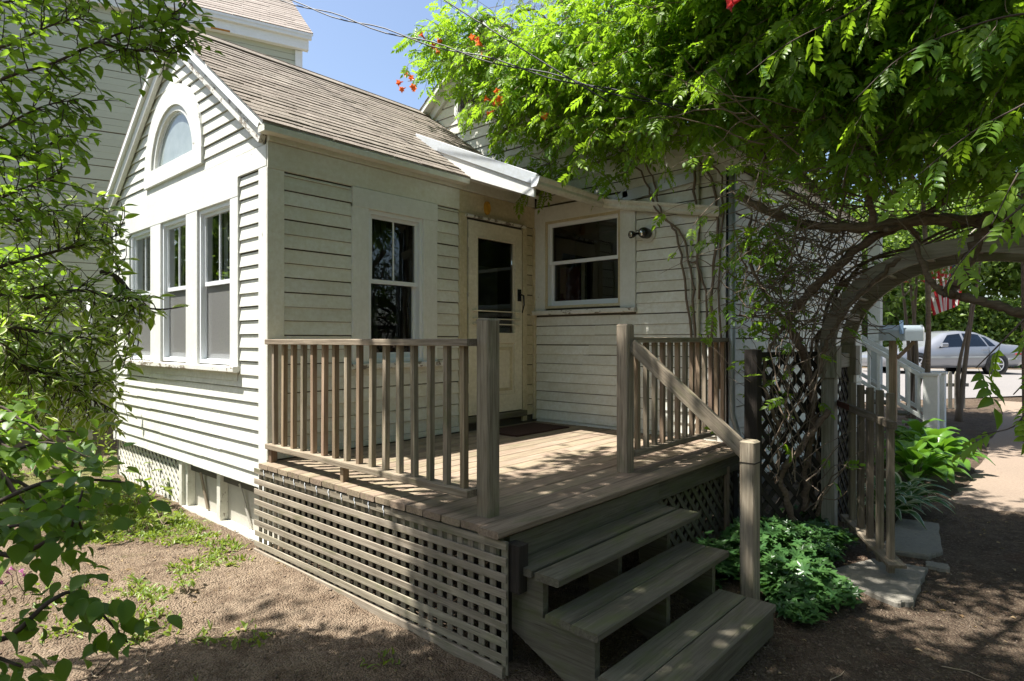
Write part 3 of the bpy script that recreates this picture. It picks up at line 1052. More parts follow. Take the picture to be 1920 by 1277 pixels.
EVX, EVZ = 0.105, 3.245          # right eave edge of the wing roof
RS = Vector((APX - EVX, 0, APZ + 0.02 - EVZ))
rl = RS.length
RSu = RS.normalized()
RN = Vector((-RSu.z, 0, RSu.x))
if RN.z < 0:
    RN = -RN
YR0, YR1 = -0.095, YC - 0.01
roof = poly_prism("wing_roof", [(EVX, YR0, EVZ), (EVX, YR1, EVZ), (APX, YR1, APZ + 0.02), (APX, YR0, APZ + 0.02)], tuple(-RN * 0.035), M_TRIM, house)
roof["label"] = "weathered brown shingle roof of the front wing"
n_c = 24
ex = rl / n_c
for i in range(n_c):
    p = Vector((EVX, 0, EVZ)) + RSu * (ex * i - 0.012) + RN * 0.001
    shingle_course("shingle_course", (p.x, YR0 - 0.012, p.z), (p.x, YR1, p.z), RSu, RN, ex, M_SHING, roof)
# left slope
EVLX = 2 * APX - EVX
RSl = Vector((APX - EVLX, 0, APZ + 0.02 - EVZ)).normalized()
RNl = Vector((-RSl.z, 0, RSl.x))
roofl = poly_prism("wing_roof", [(EVLX, YR1, EVZ), (EVLX, YR0, EVZ), (APX, YR0, APZ + 0.02), (APX, YR1, APZ + 0.02)], tuple(-RNl * 0.035), M_SHING, house)
for sgn in (1,):
    beam("ridge_cap", (APX + 0.05, YR0 - 0.01, APZ + 0.008), (APX + 0.05, YR1, APZ + 0.008), 0.15, 0.012, M_SHING, roof, up=RN)
    beam("ridge_cap", (APX - 0.05, YR0 - 0.01, APZ + 0.008), (APX - 0.05, YR1, APZ + 0.008), 0.15, 0.012, M_SHING, roof, up=RNl)
# rake boards of the wing gable, with a drip edge
for sx in (1, -1):
    ex_ = APX + sx * (EVX - APX - 0.10)
    ez_ = APZ - 0.035 - 0.72 * (EVX - APX - 0.10)
    beam("rake_board", (APX - sx * 0.00, -0.043, APZ - 0.115), (ex_, -0.043, ez_ - 0.075), 0.045, 0.135, M_TRIMP if sx > 0 else M_TRIM, roof)
    beam("rake_moulding", (APX, -0.074, APZ - 0.045), (ex_ + sx * 0.03, -0.074, ez_ - 0.02), 0.05, 0.05, M_GUTW, roof)
# eave drip board seen from below
beam("eave_board", (EVX - 0.03, YR0, EVZ - 0.048), (EVX - 0.03, 2.0, EVZ - 0.048), 0.10, 0.05, M_CLAPB, roof)

# porch roof: a lower pitched continuation over the door
PX0, PZ0, PX1, PZ1 = -0.72, 3.83, 0.93, 3.105
PS = Vector((PX0 - PX1, 0, PZ0 - PZ1))
PSu = PS.normalized()
PN = Vector((-PSu.z, 0, PSu.x))
PN = PN if PN.z > 0 else -PN
PY0, PY1 = 2.04, YC - 0.004
proof = poly_prism("porch_roof", [(PX1, PY0, PZ1), (PX1, PY1, PZ1), (PX0, PY1, PZ0), (PX0, PY0, PZ0)], tuple(-PN * 0.045), M_AGED, house)
n_p = 16
for i in range(n_p):
    p = Vector((PX1, 0, PZ1)) + PSu * (PS.length / n_p * i - 0.012) + PN * 0.001
    shingle_course("shingle_course", (p.x, PY0 - 0.01, p.z), (p.x, PY1, p.z), PSu, PN, PS.length / n_p, M_SHING, proof)
# white end board and metal edge of the porch roof
FP = Frame((0, PY0 - 0.005, 0), (1, 0, 0))
tri = [FP.P(PX0 + 0.12, 0, PZ0 - 0.10), FP.P(PX1 + 0.01, 0, PZ1 - 0.06), FP.P(PX1 + 0.01, 0, PZ1 - 0.185), FP.P(0.09, 0, 3.245)]
poly_prism("end_board", [tri[0], tri[3], tri[2], tri[1]], (0, -0.024, 0), M_TRIM, proof)
M_FLASH = mat_paint("grey_metal_flashing", (0.50, 0.54, 0.58), peel=0.70, grime=0.4, rough=0.45)
beam("metal_edge", FP.P(PX0, 0.026, PZ0 - 0.02), FP.P(PX1 + 0.03, 0.026, PZ1 - 0.03), 0.03, 0.10, M_FLASH, proof)


def gutter(name, p, q, mat, parent, w=0.105, h=0.085, out=None):
    """Open ogee gutter with end caps."""
    p, q = Vector(p), Vector(q)
    d = (q - p).normalized()
    o = Vector(out).normalized()
    o = (o - d * o.dot(d)).normalized()
    up = d.cross(o)
    up = up if up.z > 0 else -up
    prof = [(0, h), (0, 0), (w * 0.55, 0), (w * 0.72, h * 0.25), (w * 0.75, h * 0.55), (w * 0.95, h * 0.8), (w, h), (w * 0.93, h),
            (w * 0.86, h * 0.8), (w * 0.66, h * 0.55), (w * 0.62, h * 0.3), (w * 0.5, 0.006), (0.006, 0.006), (0.006, h)]
    k = len(prof)
    V = [p + o * a + up * b2 - p for a, b2 in prof] + [q + o * a + up * b2 - p for a, b2 in prof]
    Fc = [(i, (i + 1) % k, k + (i + 1) % k, k + i) for i in range(k)]
    Fc += [tuple(range(6, -1, -1)), tuple(k + i for i in range(7))]
    return put(name, new_mesh(name, V, Fc, mat), parent, Matrix.Translation(p))


gutter("gutter", (PX1 - 0.005, 1.99, PZ1 - 0.10), (PX1 - 0.005, 3.09, PZ1 - 0.108), M_GUTT, proof, out=(1, 0, 0))
V0 = Vector((PX1, 1.985, PZ1 - 0.10))
poly_prism("gutter_end", [V0 + Vector((a, 0, b2)) for a, b2 in ((0, 0), (0.06, 0), (0.08, 0.03), (0.10, 0.085), (0, 0.085))], (0, -0.006, 0), M_GUTW, proof)
gutter("gutter", FC.P(0.985, 0.028, 2.985), FC.P(2.20, 0.028, 2.735), M_GUTT, house, out=(0, -1, 0))
# remnant of flashing on the wall
beam("flashing_board", FC.P(1.18, 0.030, 3.075), FC.P(1.99, 0.030, 3.16), 0.02, 0.11, M_GALV, wallC)
poly_prism("flashing_scrap", [FC.P(1.06, 0.03, 3.06), FC.P(1.24, 0.03, 3.07), FC.P(1.22, 0.03, 3.17)], (0, -0.01, 0), M_GALV, wallC)

# main roof
for sx in (1, -1):
    ex_ = PKX + sx * 3.08
    ez_ = PKZ + 0.03 - 0.72 * 3.08
    s_ = Vector((-sx * 1.0, 0, 0.72)).normalized()
    nn_ = Vector((sx * 0.72, 0, 1)).normalized()
    mr = poly_prism("main_roof", [(ex_, YC - 0.16, ez_), (ex_, 8.2, ez_), (PKX, 8.2, PKZ + 0.03), (PKX, YC - 0.16, PKZ + 0.03)] if sx > 0 else
                    [(ex_, 8.2, ez_), (ex_, YC - 0.16, ez_), (PKX, YC - 0.16, PKZ + 0.03), (PKX, 8.2, PKZ + 0.03)], tuple(-nn_ * 0.06), M_TRIM, house)
    for i in range(24):
        p = Vector((ex_, 0, ez_)) + s_ * (3.80 / 24 * i - 0.01) + nn_ * 0.001
        shingle_course("shingle_course", (p.x, YC - 0.17, p.z), (p.x, 8.2, p.z), s_, nn_, 3.80 / 24, M_SHING, mr, tab=0.5)

# --- below the gable: lattice skirt and rendered panels
skirt = thing("lattice_skirt", (-2.7, 0, 0.05), "white painted diagonal lattice under the far end of the gable wall", "lattice")


def diagonal_lattice(parent, fr, u0, u1, z0, z1, pitch, w, t, mat, n0=0.0, name="slat"):
    """Two layers of slats at 45 degrees clipped to the rectangle (thin boards cut square to the frame)."""
    for lay, sg in ((0, 1), (1, -1)):
        H = z1 - z0
        c = u0 - H
        while c < u1 + H:
            # line u = c + s*(z - z0) for sg=+1 ; u = c - ... for -1
            pts = []
            if sg > 0:
                ua, ub = c, c + H
            else:
                ua, ub = c + H, c
            za, zb = z0, z1
            du = ub - ua
            lo, hi = 0.0, 1.0
            for bound in (u0, u1):
                tt = (bound - ua) / du
                if (bound == u0) == (du > 0):
                    lo = max(lo, tt)
                else:
                    hi = min(hi, tt)
            if hi - lo > 0.06:
                P0 = fr.P(ua + du * lo, n0 + lay * t * 1.05, za + (zb - za) * lo)
                P1 = fr.P(ua + du * hi, n0 + lay * t * 1.05, za + (zb - za) * hi)
                beam(name, P0, P1, w, t, mat, parent, up=fr.N, ch=0.0015)
            c += pitch


diagonal_lattice(skirt, FA, HX0 + 0.05, -1.77, 0.03, 0.485, 0.105, 0.038, 0.008, M_LATW, n0=-0.035)
wbox("panel_frame", FA, -1.77, -1.70, -0.05, 0.0, 0.0, 0.487, M_LATW, skirt)
found = thing("foundation_wall", (-0.9, 0, 0.05), "weathered grey rendered foundation panels under the gable by the porch", "foundation")
wbox("render_panel", FA, -1.70, -0.02, -0.16, -0.10, -0.02, 0.485, M_CONC, found)
for u0, u1 in ((-1.70, -1.64), (-1.00, -0.93)):
    wbox("stud", FA, u0, u1, -0.10, -0.03, 0.06, 0.483, M_LATW, found)
wbox("bottom_plate", FA, -1.70, -0.03, -0.11, 0.0, 0.01, 0.075, M_LATW, found)
beam("leaning_stake", FA.P(-0.62, -0.06, 0.44), FA.P(-0.48, -0.09, 0.11), 0.03, 0.012, M_CONC, found, up=FA.N)
beam("leaning_stake", FA.P(-1.42, -0.06, 0.42), FA.P(-1.33, -0.09, 0.09), 0.045, 0.012, M_WOOD, found, up=FA.N)
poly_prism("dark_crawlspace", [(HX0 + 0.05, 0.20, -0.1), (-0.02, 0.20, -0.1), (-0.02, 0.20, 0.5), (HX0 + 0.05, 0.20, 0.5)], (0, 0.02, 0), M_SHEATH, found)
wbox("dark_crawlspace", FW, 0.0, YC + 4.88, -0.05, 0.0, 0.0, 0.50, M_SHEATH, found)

# ------------------------------------------------------------------ porch deck
DZ = 0.72
porch = thing("wooden_porch", (1.2, 1.5, 0.05), "weathered wooden porch deck with square baluster railings and lattice skirting", "porch")
BW = 0.137
nb = 17
for i in range(nb):
    x0 = 0.028 + i * (BW + 0.008)
    yend = YC - 0.02 if x0 + BW < 2.22 else YC + 0.42
    y0 = -0.088 - R.uniform(0, 0.008) - (0.02 if i == nb - 1 else 0)
    zj = R.uniform(-0.002, 0.002)
    beam("deck_board", (x0 + BW / 2, y0, DZ - 0.018 + zj), (x0 + BW / 2, yend, DZ - 0.018 + zj), BW, 0.036, M_DECK, porch, ch=0.006)
DX1 = 0.028 + nb * (BW + 0.008) - 0.008            # front edge of the deck
# rim boards and joists
beam("rim_board", (-0.02, -0.045, 0.610), (DX1 - 0.04, -0.045, 0.610), 0.035, 0.135, M_STEP, porch)
beam("rim_board", (DX1 - 0.06, -0.02, 0.610), (DX1 - 0.06, YC + 0.35, 0.610), 0.035, 0.135, M_STEP, porch)
for yy in (0.5, 1.05, 1.6, 2.15, 2.7):
    beam("joist", (0.0, yy, 0.61), (DX1 - 0.08, yy, 0.61), 0.035, 0.13, M_DARKW, porch)
for px, py in ((DX1 - 0.11, 0.02), (DX1 - 0.11, 1.5), (DX1 - 0.11, 2.9)):
    beam("support_post", (px, py, 0.0), (px, py, 0.60), 0.089, 0.089, M_DARKW, porch)
beam("corner_block", (DX1 + 0.035, -0.018, 0.43), (DX1 + 0.035, -0.018, 0.655), 0.085, 0.07, M_DARKW, porch)
# open square lattice facing the yard
LP = 0.0775
lz = 0.085
FL = Frame((0, -0.075, 0), (1, 0, 0))
zs = []
z = 0.672
while z > 0.10:
    zs.append(z)
    z -= LP
for z in zs:
    zb = z
    wbox("lattice_slat", FL, -0.05 - R.uniform(0, 0.015), DX1 + 0.02, 0.0, 0.008, zb - 0.041, zb, M_LATT, porch, ch=0.0015)
u = -0.02
while u < DX1:
    wbox("lattice_upright", FL, u, u + 0.041, -0.0165, -0.0085, 0.03, 0.668, M_LATT, porch, ch=0.0015)
    u += LP
wbox("lattice_base", FL, -0.06, DX1 + 0.0, -0.012, 0.012, -0.03, 0.068, M_LATT, porch)
for k in range(11):
    uu = 0.10 + k * 0.145
    tube("wire_staple", [FL.P(uu, 0.012, 0.675), FL.P(uu - 0.004, 0.012, 0.655), FL.P(uu + 0.006, 0.012, 0.645), FL.P(uu + 0.004, 0.012, 0.615)], 0.003, M_GUTW, porch, n=5)
# diagonal lattice beside the steps
FD = Frame((DX1 - 0.085, 1.50, 0), (0, 1, 0))
diagonal_lattice(porch, FD, 0.0, 1.75, 0.0, 0.55, 0.125, 0.040, 0.008, M_STEP, n0=0.0, name="diagonal_slat")
beam("lattice_batten", (DX1 - 0.055, 2.68, 0.05), (DX1 - 0.055, 2.68, 0.60), 0.03, 0.05, M_WOODR, porch)


def railing(p, q, n_bal, ztop, zbot, first, last, out, matset, rail_mat, cap=True):
    p, q = Vector(p), Vector(q)
    d = (q - p)
    L = d.length
    d.normalize()
    o = Vector(out)
    rl_ = beam("top_rail", p + Vector((0, 0, ztop - 0.02)), q + Vector((0, 0, ztop - 0.02)), 0.089, 0.038, rail_mat, porch)
    beam("bottom_rail", p + Vector((0, 0, zbot)) + o * 0.0, q + Vector((0, 0, zbot)) + o * 0.0, 0.085, 0.038, rail_mat, porch)
    for i in range(n_bal):
        t = first + (L - first - last) * i / (n_bal - 1)
        c = p + d * t
        tw = Vector((R.uniform(-0.004, 0.004), R.uniform(-0.004, 0.004), 0))
        beam("baluster", c + Vector((0, 0, zbot + 0.019)), c + Vector((0, 0, ztop - 0.04)) + tw, 0.034, 0.034, R.choice(matset), porch, ch=0.002, up=o)


railing((0.028, 0.0, 0), (2.20, 0.0, 0), 16, 1.640, 0.838, 0.075, 0.065, (0, -1, 0), [M_WOOD, M_WOODR, M_WOOD], M_WOOD)
beam("rail_foot", (0.07, 0.0, DZ), (0.07, 0.0, 0.82), 0.04, 0.05, M_WOODR, porch)
beam("rail_foot", (1.02, 0.0, DZ), (1.02, 0.0, 0.82), 0.04, 0.045, M_WOODR, porch)


def post(name, x, y, z0, z1, mat, parent, s=0.092):
    p = beam(name, (x, y, z0), (x, y, z1 - 0.012), s, s, mat, parent, ch=0.009)
    V = []
    a = s / 2
    for zz, k in ((z1 - 0.012, a), (z1, a - 0.014)):
        V += [(-k, -k, zz), (k, -k, zz), (k, k, zz), (-k, k, zz)]
    V = [(vx, vy, vz - z1) for vx, vy, vz in V]
    Fc = [(4, 5, 6, 7)] + [(i, (i + 1) % 4, 4 + (i + 1) % 4, 4 + i) for i in range(4)]
    put("post_cap", new_mesh("post_cap", V, Fc, mat), p, Matrix.Translation((x, y, z1)))
    return p


P1 = (2.245, 0.065)
P2 = (2.215, 1.465)
pt = post("railing_post", *P1, DZ, 1.745, M_WOOD, porch)
pt["label"] = "thick grey railing post at the corner of the deck"
post("railing_post", *P2, DZ, 1.745, M_WOOD, porch)
railing((2.232, 1.51, 0), (2.235, YC - 0.03, 0), 13, 1.655, 0.842, 0.09, 0.06, (1, 0, 0), [M_WOOD, M_WOODR, M_WOODR], M_WOOD)

# ------------------------------------------------------------------ steps
steps = thing("porch_steps", (2.9, 0.7, 0.0), "grey wooden steps with open risers and slanted handrail", "steps")
SY0, SY1 = -0.03, 1.42
tread_z = (0.55, 0.37, 0.19)
tx = (DX1 + 0.005, 2.695, 2.985)
for k, (zt, x0) in enumerate(zip(tread_z, tx)):
    bw = (0.142, 0.144, 0.160)[k]
    y1 = (1.43, 1.37, 1.22)[k]
    for j in range(2):
        xx = x0 + j * (bw + 0.006)
        if k == 0 and j == 0:
            xx = x0 - 0.02
        ya = SY0 + (0.0 if j else 0.008)
        beam("tread", (xx + bw / 2, ya, zt - 0.019), (xx + bw / 2, y1, zt - 0.019), bw, 0.038, M_STEP, steps, ch=0.006)
beam("front_board", (3.285, 0.0, 0.095), (3.285, 1.21, 0.095), 0.03, 0.145, M_STEP, steps)
# saw tooth stringers
for yy in (0.045, 0.70, 1.26):
    x0 = DX1 - 0.02
    outl = [(x0, 0.51), (2.66, 0.51), (2.66, 0.33), (2.95, 0.33), (2.95, 0.15), (3.25, 0.15), (3.25, -0.02), (3.02, -0.02), (x0, 0.22)]
    poly_prism("stringer", [(a, yy, b2) for a, b2 in outl], (0, -0.04, 0), M_STEP, steps)
beam("riser_board", (DX1 - 0.03, -0.01, 0.60), (DX1 - 0.03, 1.48, 0.60), 0.02, 0.15, M_STEP, steps)
NX, NY = 3.08, 1.455
nw = post("newel_post", NX, NY, -0.02, 1.035, M_WOOD, steps)
beam("newel_collar", (NX, NY, 0.90), (NX, NY, 0.906), 0.096, 0.096, M_DARKW, nw)
beam("handrail", (2.262, 1.478, 1.60), (3.05, 1.470, 0.955), 0.045, 0.088, M_WOOD, steps)

# doormat
M_MAT = mat_plain("dark_red_coir", (0.055, 0.022, 0.014), rough=1.0, nscale=120, namt=0.4, bump=0.8)
dm = beam("doormat", (0.42, 2.10, DZ + 0.009), (0.42, 2.92, DZ + 0.009), 0.48, 0.016, M_MAT, None, ch=0.004)
tag(dm, "dark reddish brown doormat on the deck in front of the door", "doormat")

# ------------------------------------------------------------------ fittings on the back wall
lamp = thing("flood_light", tuple(FC.P(1.455, 0.02, 2.62)), "black and chrome twin head flood light on the wall beside the wide window", "wall light")


def disc_stack(name, c, axis_v, prof, mat, parent, n=16, smooth=True):
    """Lathe: prof is a list of (distance along axis, radius)."""
    c, ax = Vector(c), Vector(axis_v).normalized()
    ref = Vector((0, 0, 1)) if abs(ax.z) < 0.9 else Vector((1, 0, 0))
    a = ax.cross(ref).normalized()
    b2 = ax.cross(a)
    V, Fc = [], []
    for d, r in prof:
        for i in range(n):
            t = 2 * math.pi * i / n
            V.append(ax * d + (a * math.cos(t) + b2 * math.sin(t)) * r)
    for i in range(len(prof) - 1):
        for j in range(n):
            k = (j + 1) % n
            Fc.append((i * n + j, i * n + k, (i + 1) * n + k, (i + 1) * n + j))
    Fc += [tuple(range(n - 1, -1, -1)), tuple((len(prof) - 1) * n + i for i in range(n))]
    return put(name, new_mesh(name, V, Fc, mat, smooth=smooth), parent, Matrix.Translation(c))


M_CHROME = mat_plain("chrome", (0.75, 0.75, 0.73), rough=0.12, metal=1.0, namt=0.05)
oct_ = [FC.P(1.455 + 0.085 * math.cos(math.pi / 8 + i * math.pi / 4), 0.014, 2.675 + 0.085 * math.sin(math.pi / 8 + i * math.pi / 4)) for i in range(8)]
poly_prism("mounting_plate", oct_, (0, -0.016, 0), M_TRIM, lamp)
disc_stack("lamp_housing", FC.P(1.455, 0.03, 2.675), FC.N, [(0, 0.05), (0.03, 0.052), (0.07, 0.055), (0.10, 0.048), (0.118, 0.03)], M_BLACK, lamp)
disc_stack("lamp_lens", FC.P(1.448, 0.148, 2.665), FC.N + Vector((-0.2, 0, -0.25)), [(0, 0.028), (0.006, 0.026)], M_CHROME, lamp)
tube("swivel_arm", [FC.P(1.43, 0.09, 2.68), FC.P(1.37, 0.10, 2.675)], 0.012, M_BLACK, lamp)
disc_stack("sensor_head", FC.P(1.355, 0.09, 2.672), Vector((-0.35, -0.85, -0.1)), [(0, 0.02), (0.03, 0.034), (0.06, 0.037), (0.062, 0.033)], M_BLACK, lamp)
disc_stack("sensor_lens", FC.P(1.333, 0.142, 2.666), Vector((-0.35, -0.85, -0.1)), [(0.004, 0.030), (0.010, 0.026)], M_CHROME, lamp)

M_COND = mat_paint("painted_conduit", (0.58, 0.58, 0.47), peel=0.72, grime=0.5)
for uu, r, zt in ((1.975, 0.017, 3.55), (1.905, 0.010, 2.62)):
    tube("conduit", [FC.P(uu, 0.035, 0.75), FC.P(uu + 0.004, 0.035, 2.0), FC.P(uu, 0.035, zt)], r, M_COND, house)
tube("downspout", [FC.P(MX1 + 0.055, 0.05, 3.12), FC.P(MX1 + 0.055, 0.05, 1.2), FC.P(MX1 + 0.06, 0.05, 0.98), FC.P(MX1 + 0.17, 0.07, 0.62), FC.P(MX1 + 0.26, 0.10, 0.42)],
     [0.028, 0.028, 0.028, 0.028, 0.030], M_GALV, house, n=10)
tube("service_cable", [FC.P(MX1 + 0.005, 0.035, 0.6), FC.P(MX1 + 0.0, 0.035, 2.0), FC.P(MX1 + 0.006, 0.035, 3.2)], 0.012, M_BLACK, house)

# ------------------------------------------------------------------ dark lattice panel between house and arbour
AP = at(1555, 960, 5.0)
AP.z = 0.0
lat = thing("lattice_fence", tuple(at(1470, 900, 4.95)), "black stained diagonal lattice panel and post between the house corner and the arbour", "fence")
LA_, LB_ = Vector((at(1412, 0, 4.72).x, at(1412, 0, 4.72).y, 0)), Vector((AP.x - 0.05, AP.y + 0.03, 0))
FLt = Frame(LA_, (LB_ - LA_))
Ltl = (LB_ - LA_).length
beam("fence_post", (LA_.x, LA_.y, -0.02), (LA_.x, LA_.y, 1.56), 0.10, 0.10, M_DARKW, lat)
diagonal_lattice(lat, FLt, 0.03, Ltl, 0.05, 1.50, 0.155, 0.042, 0.009, M_DARKW, n0=0.0)
wbox("top_rail", FLt, 0.03, Ltl, -0.02, 0.02, 1.50, 1.54, M_DARKW, lat)

# ------------------------------------------------------------------ arbour
arbor = thing("garden_arbour", (AP.x, AP.y, 0.0), "weathered grey wooden arched arbour wrapped in vine stems over the path", "arbour")
HALF, RISE, ZSP = 0.93, 0.73, 1.57
AD = 0.62                                         # depth of the arbour


def arch(yo, w0, w1, t, name):
    """A bent board, elliptical, from the left post over to the right post."""
    V, Fc = [], []
    k = 30
    for i in range(k + 1):
        a = math.pi * (1 - i / k)
        ca, sa = math.cos(a), math.sin(a)
        for rr in (w0, w1):
            x = AP.x + HALF + (HALF + rr) * ca
            z = ZSP + (RISE + rr) * sa
            V += [(x, AP.y + yo, z), (x, AP.y + yo + t, z)]
    for i in range(k):
        b2 = 4 * i
        Fc += [(b2, b2 + 2, b2 + 6, b2 + 4), (b2 + 3, b2 + 1, b2 + 5, b2 + 7), (b2 + 2, b2 + 3, b2 + 7, b2 + 6), (b2 + 1, b2, b2 + 4, b2 + 5)]
    Fc += [(0, 1, 3, 2), (4 * k, 4 * k + 2, 4 * k + 3, 4 * k + 1)]
    c = Vector((AP.x, AP.y, ZSP))
    return put(name, new_mesh(name, [Vector(v) - c for v in V], Fc, M_ARBOR), arbor, Matrix.Translation(c))


arch(-0.02, -0.045, 0.07, 0.04, "arch")
arch(AD, -0.045, 0.07, 0.04, "arch")
for sx in (0, 1):
    x = AP.x + sx * 2 * HALF
    for yo in (0.0, AD):
        beam("arbour_post", (x, AP.y + yo, -0.02), (x, AP.y + yo, 1.33), 0.10, 0.10, M_ARBOR, arbor)
        beam("post_sleeve", (x, AP.y + yo, 1.33), (x, AP.y + yo, 1.585), 0.145, 0.145, M_ARBOR, arbor)
    beam("side_rail", (x, AP.y + 0.06, 1.46), (x, AP.y + AD - 0.06, 1.46), 0.05, 0.12, M_ARBOR, arbor)
    Fs = Frame((x, AP.y + 0.05, 0), (0, 1, 0))
    diagonal_lattice(arbor, Fs, 0.0, AD - 0.1, 0.1, 1.4, 0.13, 0.03, 0.008, M_DARKW)
for i in range(9):
    a = math.pi * (0.08 + 0.84 * i / 8)
    x = AP.x + HALF - (HALF + 0.02) * math.cos(a)
    z = ZSP + (RISE + 0.02) * math.sin(a)
    beam("cross_slat", (x, AP.y + 0.03, z), (x, AP.y + AD - 0.01, z), 0.045, 0.02, M_ARBOR, arbor)
beam("cross_brace", (AP.x + 0.06, AP.y + 0.03, 1.83), (AP.x + 0.07, AP.y + AD, 1.83), 0.04, 0.06, M_ARBOR, arbor)

# ------------------------------------------------------------------ gate
GH = at(1592, 0, 4.92)
GE = at(1676, 0, 4.18)
GH.z = GE.z = 0.0
gate = thing("garden_gate", (GH.x, GH.y, 0.0), "open grey picket gate leaning from the arbour post over the stone slabs", "gate")
gd = (GE - GH).normalized()
gl_ = (GE - GH).length
zh, ze = 0.16, 0.055
for i in range(5):
    t = 0.06 + (gl_ - 0.11) * i / 4
    c = GH + gd * t
    zb = zh + (ze - zh) * t / gl_
    zt = 1.30 - 0.035 * t / gl_
    beam("picket", c + Vector((0, 0, zb - 0.03)), c + Vector((0, 0, zt)), 0.040, 0.044, M_GATE, gate, up=gd, ch=0.002)
no = Vector((gd.y, -gd.x, 0))
beam("upper_rail", GH + Vector((0, 0, 1.115)) + no * 0.04 - gd * 0.06, GE + Vector((0, 0, 1.06)) + no * 0.04 + gd * 0.09, 0.04, 0.05, M_GATE, gate)
M_RUST = mat_plain("rusty_iron", (0.10, 0.035, 0.02), rough=0.9, nscale=40, namt=0.4)
beam("hinge_strap", GH + Vector((0, 0, 1.125)) + no * 0.065 - gd * 0.14, GH + Vector((0, 0, 1.11)) + no * 0.065 + gd * 0.16, 0.008, 0.045, M_RUST, gate)
beam("lower_rail", GH + Vector((0, 0, zh + 0.06)) - gd * 0.02, GE + Vector((0, 0, ze + 0.05)) + gd * 0.05, 0.12, 0.022, M_GATE, gate)


# ------------------------------------------------------------------ stone slabs by the gate
def slab(pts, h, label):
    """Uneven flat stone with worn edges."""
    c = sum((Vector(p) for p in pts), Vector()) / len(pts)
    # subdivide outline with jitter
    outl = []
    k = len(pts)
    for i in range(k):
        a, b2 = Vector(pts[i]), Vector(pts[(i + 1) % k])
        m = 7
        for j in range(m):
            p = a.lerp(b2, j / m)
            outl.append(p + Vector((R.uniform(-0.008, 0.008), R.uniform(-0.008, 0.008), 0)))
    m = len(outl)
    zt = float(gz(c.x, c.y)) + h
    V, Fc = [], []
    for zz, k2 in ((-0.05, 1.0), (zt - 0.012, 1.0), (zt, 0.975)):
        V += [Vector((c.x + (p.x - c.x) * k2, c.y + (p.y - c.y) * k2, zz)) - Vector((c.x, c.y, 0)) for p in outl]
    for r_ in range(2):
        Fc += [(r_ * m + i, r_ * m + (i + 1) % m, (r_ + 1) * m + (i + 1) % m, (r_ + 1) * m + i) for i in range(m)]
    Fc.append(tuple(2 * m + i for i in range(m)))
    o = put("stone_slab", new_mesh("stone_slab", V, Fc, M_STONE), None, Matrix.Translation((c.x, c.y, 0)))
    return tag(o, label, "stone slab", "stone slabs by the gate")


slab([(3.22, 2.42, 0), (3.70, 2.20, 0), (3.78, 2.30, 0), (3.76, 3.02, 0), (3.42, 2.98, 0)], 0.022, "grey stone slab nearest the steps, under the end of the gate")
slab([(3.42, 3.25, 0), (3.72, 3.30, 0), (3.79, 3.50, 0), (3.66, 4.35, 0), (3.36, 4.30, 0)], 0.026, "farther grey stone slab with a cracked edge behind the gate")
slab([(3.74, 3.07, 0), (3.88, 3.08, 0), (3.86, 3.22, 0), (3.72, 3.20, 0)], 0.02, "small broken stone piece between the two slabs")

# ------------------------------------------------------------------ leaves
L_VINE = mat_leaf("trumpet_vine_leaf", (0.080, 0.190, 0.020), (0.215, 0.325, 0.030), trans=0.52)
L_VINED = L_VINE
L_OVAL = mat_leaf("oval_tree_leaf", (0.085, 0.170, 0.020), (0.185, 0.280, 0.032), trans=0.46)
L_DOG = mat_leaf("variegated_leaf_centre", (0.150, 0.250, 0.030), (0.250, 0.350, 0.045), trans=0.52)
L_DOGW = mat_leaf("variegated_leaf_margin", (0.62, 0.66, 0.36), (0.70, 0.72, 0.44), trans=0.45, tcol=(0.75, 0.80, 0.35))
L_BUSH = mat_leaf("broad_bush_leaf", (0.065, 0.145, 0.024), (0.140, 0.235, 0.032), trans=0.38)
L_HOST = mat_leaf("hosta_leaf", (0.080, 0.185, 0.022), (0.125, 0.245, 0.030), trans=0.30, rough=0.35)
L_HOSTW = mat_leaf("hosta_leaf_margin", (0.50, 0.52, 0.34), (0.55, 0.58, 0.40), trans=0.3, tcol=(0.7, 0.75, 0.4))
L_PACH = mat_leaf("ground_cover_leaf", (0.045, 0.115, 0.035), (0.080, 0.170, 0.045), trans=0.25, rough=0.3)
L_WEED = mat_leaf("weed_leaf", (0.120, 0.200, 0.025), (0.210, 0.260, 0.045), trans=0.35)
L_FAR = mat_leaf("distant_tree_leaf", (0.085, 0.150, 0.025), (0.160, 0.230, 0.045), trans=0.42)
L_WILL = mat_leaf("willow_leaf", (0.140, 0.190, 0.055), (0.210, 0.260, 0.085), trans=0.45)
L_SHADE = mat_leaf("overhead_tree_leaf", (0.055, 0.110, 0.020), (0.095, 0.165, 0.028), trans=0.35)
M_FLOW = mat_leaf("orange_trumpet_flower", (0.62, 0.10, 0.022), (0.80, 0.24, 0.05), trans=0.35, tcol=(0.9, 0.2, 0.05))
M_FLOWR = mat_leaf("red_flower", (0.50, 0.02, 0.03), (0.62, 0.06, 0.06), trans=0.3, tcol=(0.8, 0.08, 0.08))
M_PINK = mat_leaf("pink_flower", (0.45, 0.12, 0.30), (0.55, 0.22, 0.42), trans=0.3, tcol=(0.7, 0.25, 0.5))
M_DEADL = mat_leaf("dry_leaf", (0.10, 0.06, 0.03), (0.46, 0.34, 0.20), trans=0.15, rough=0.8, spec=0.1)


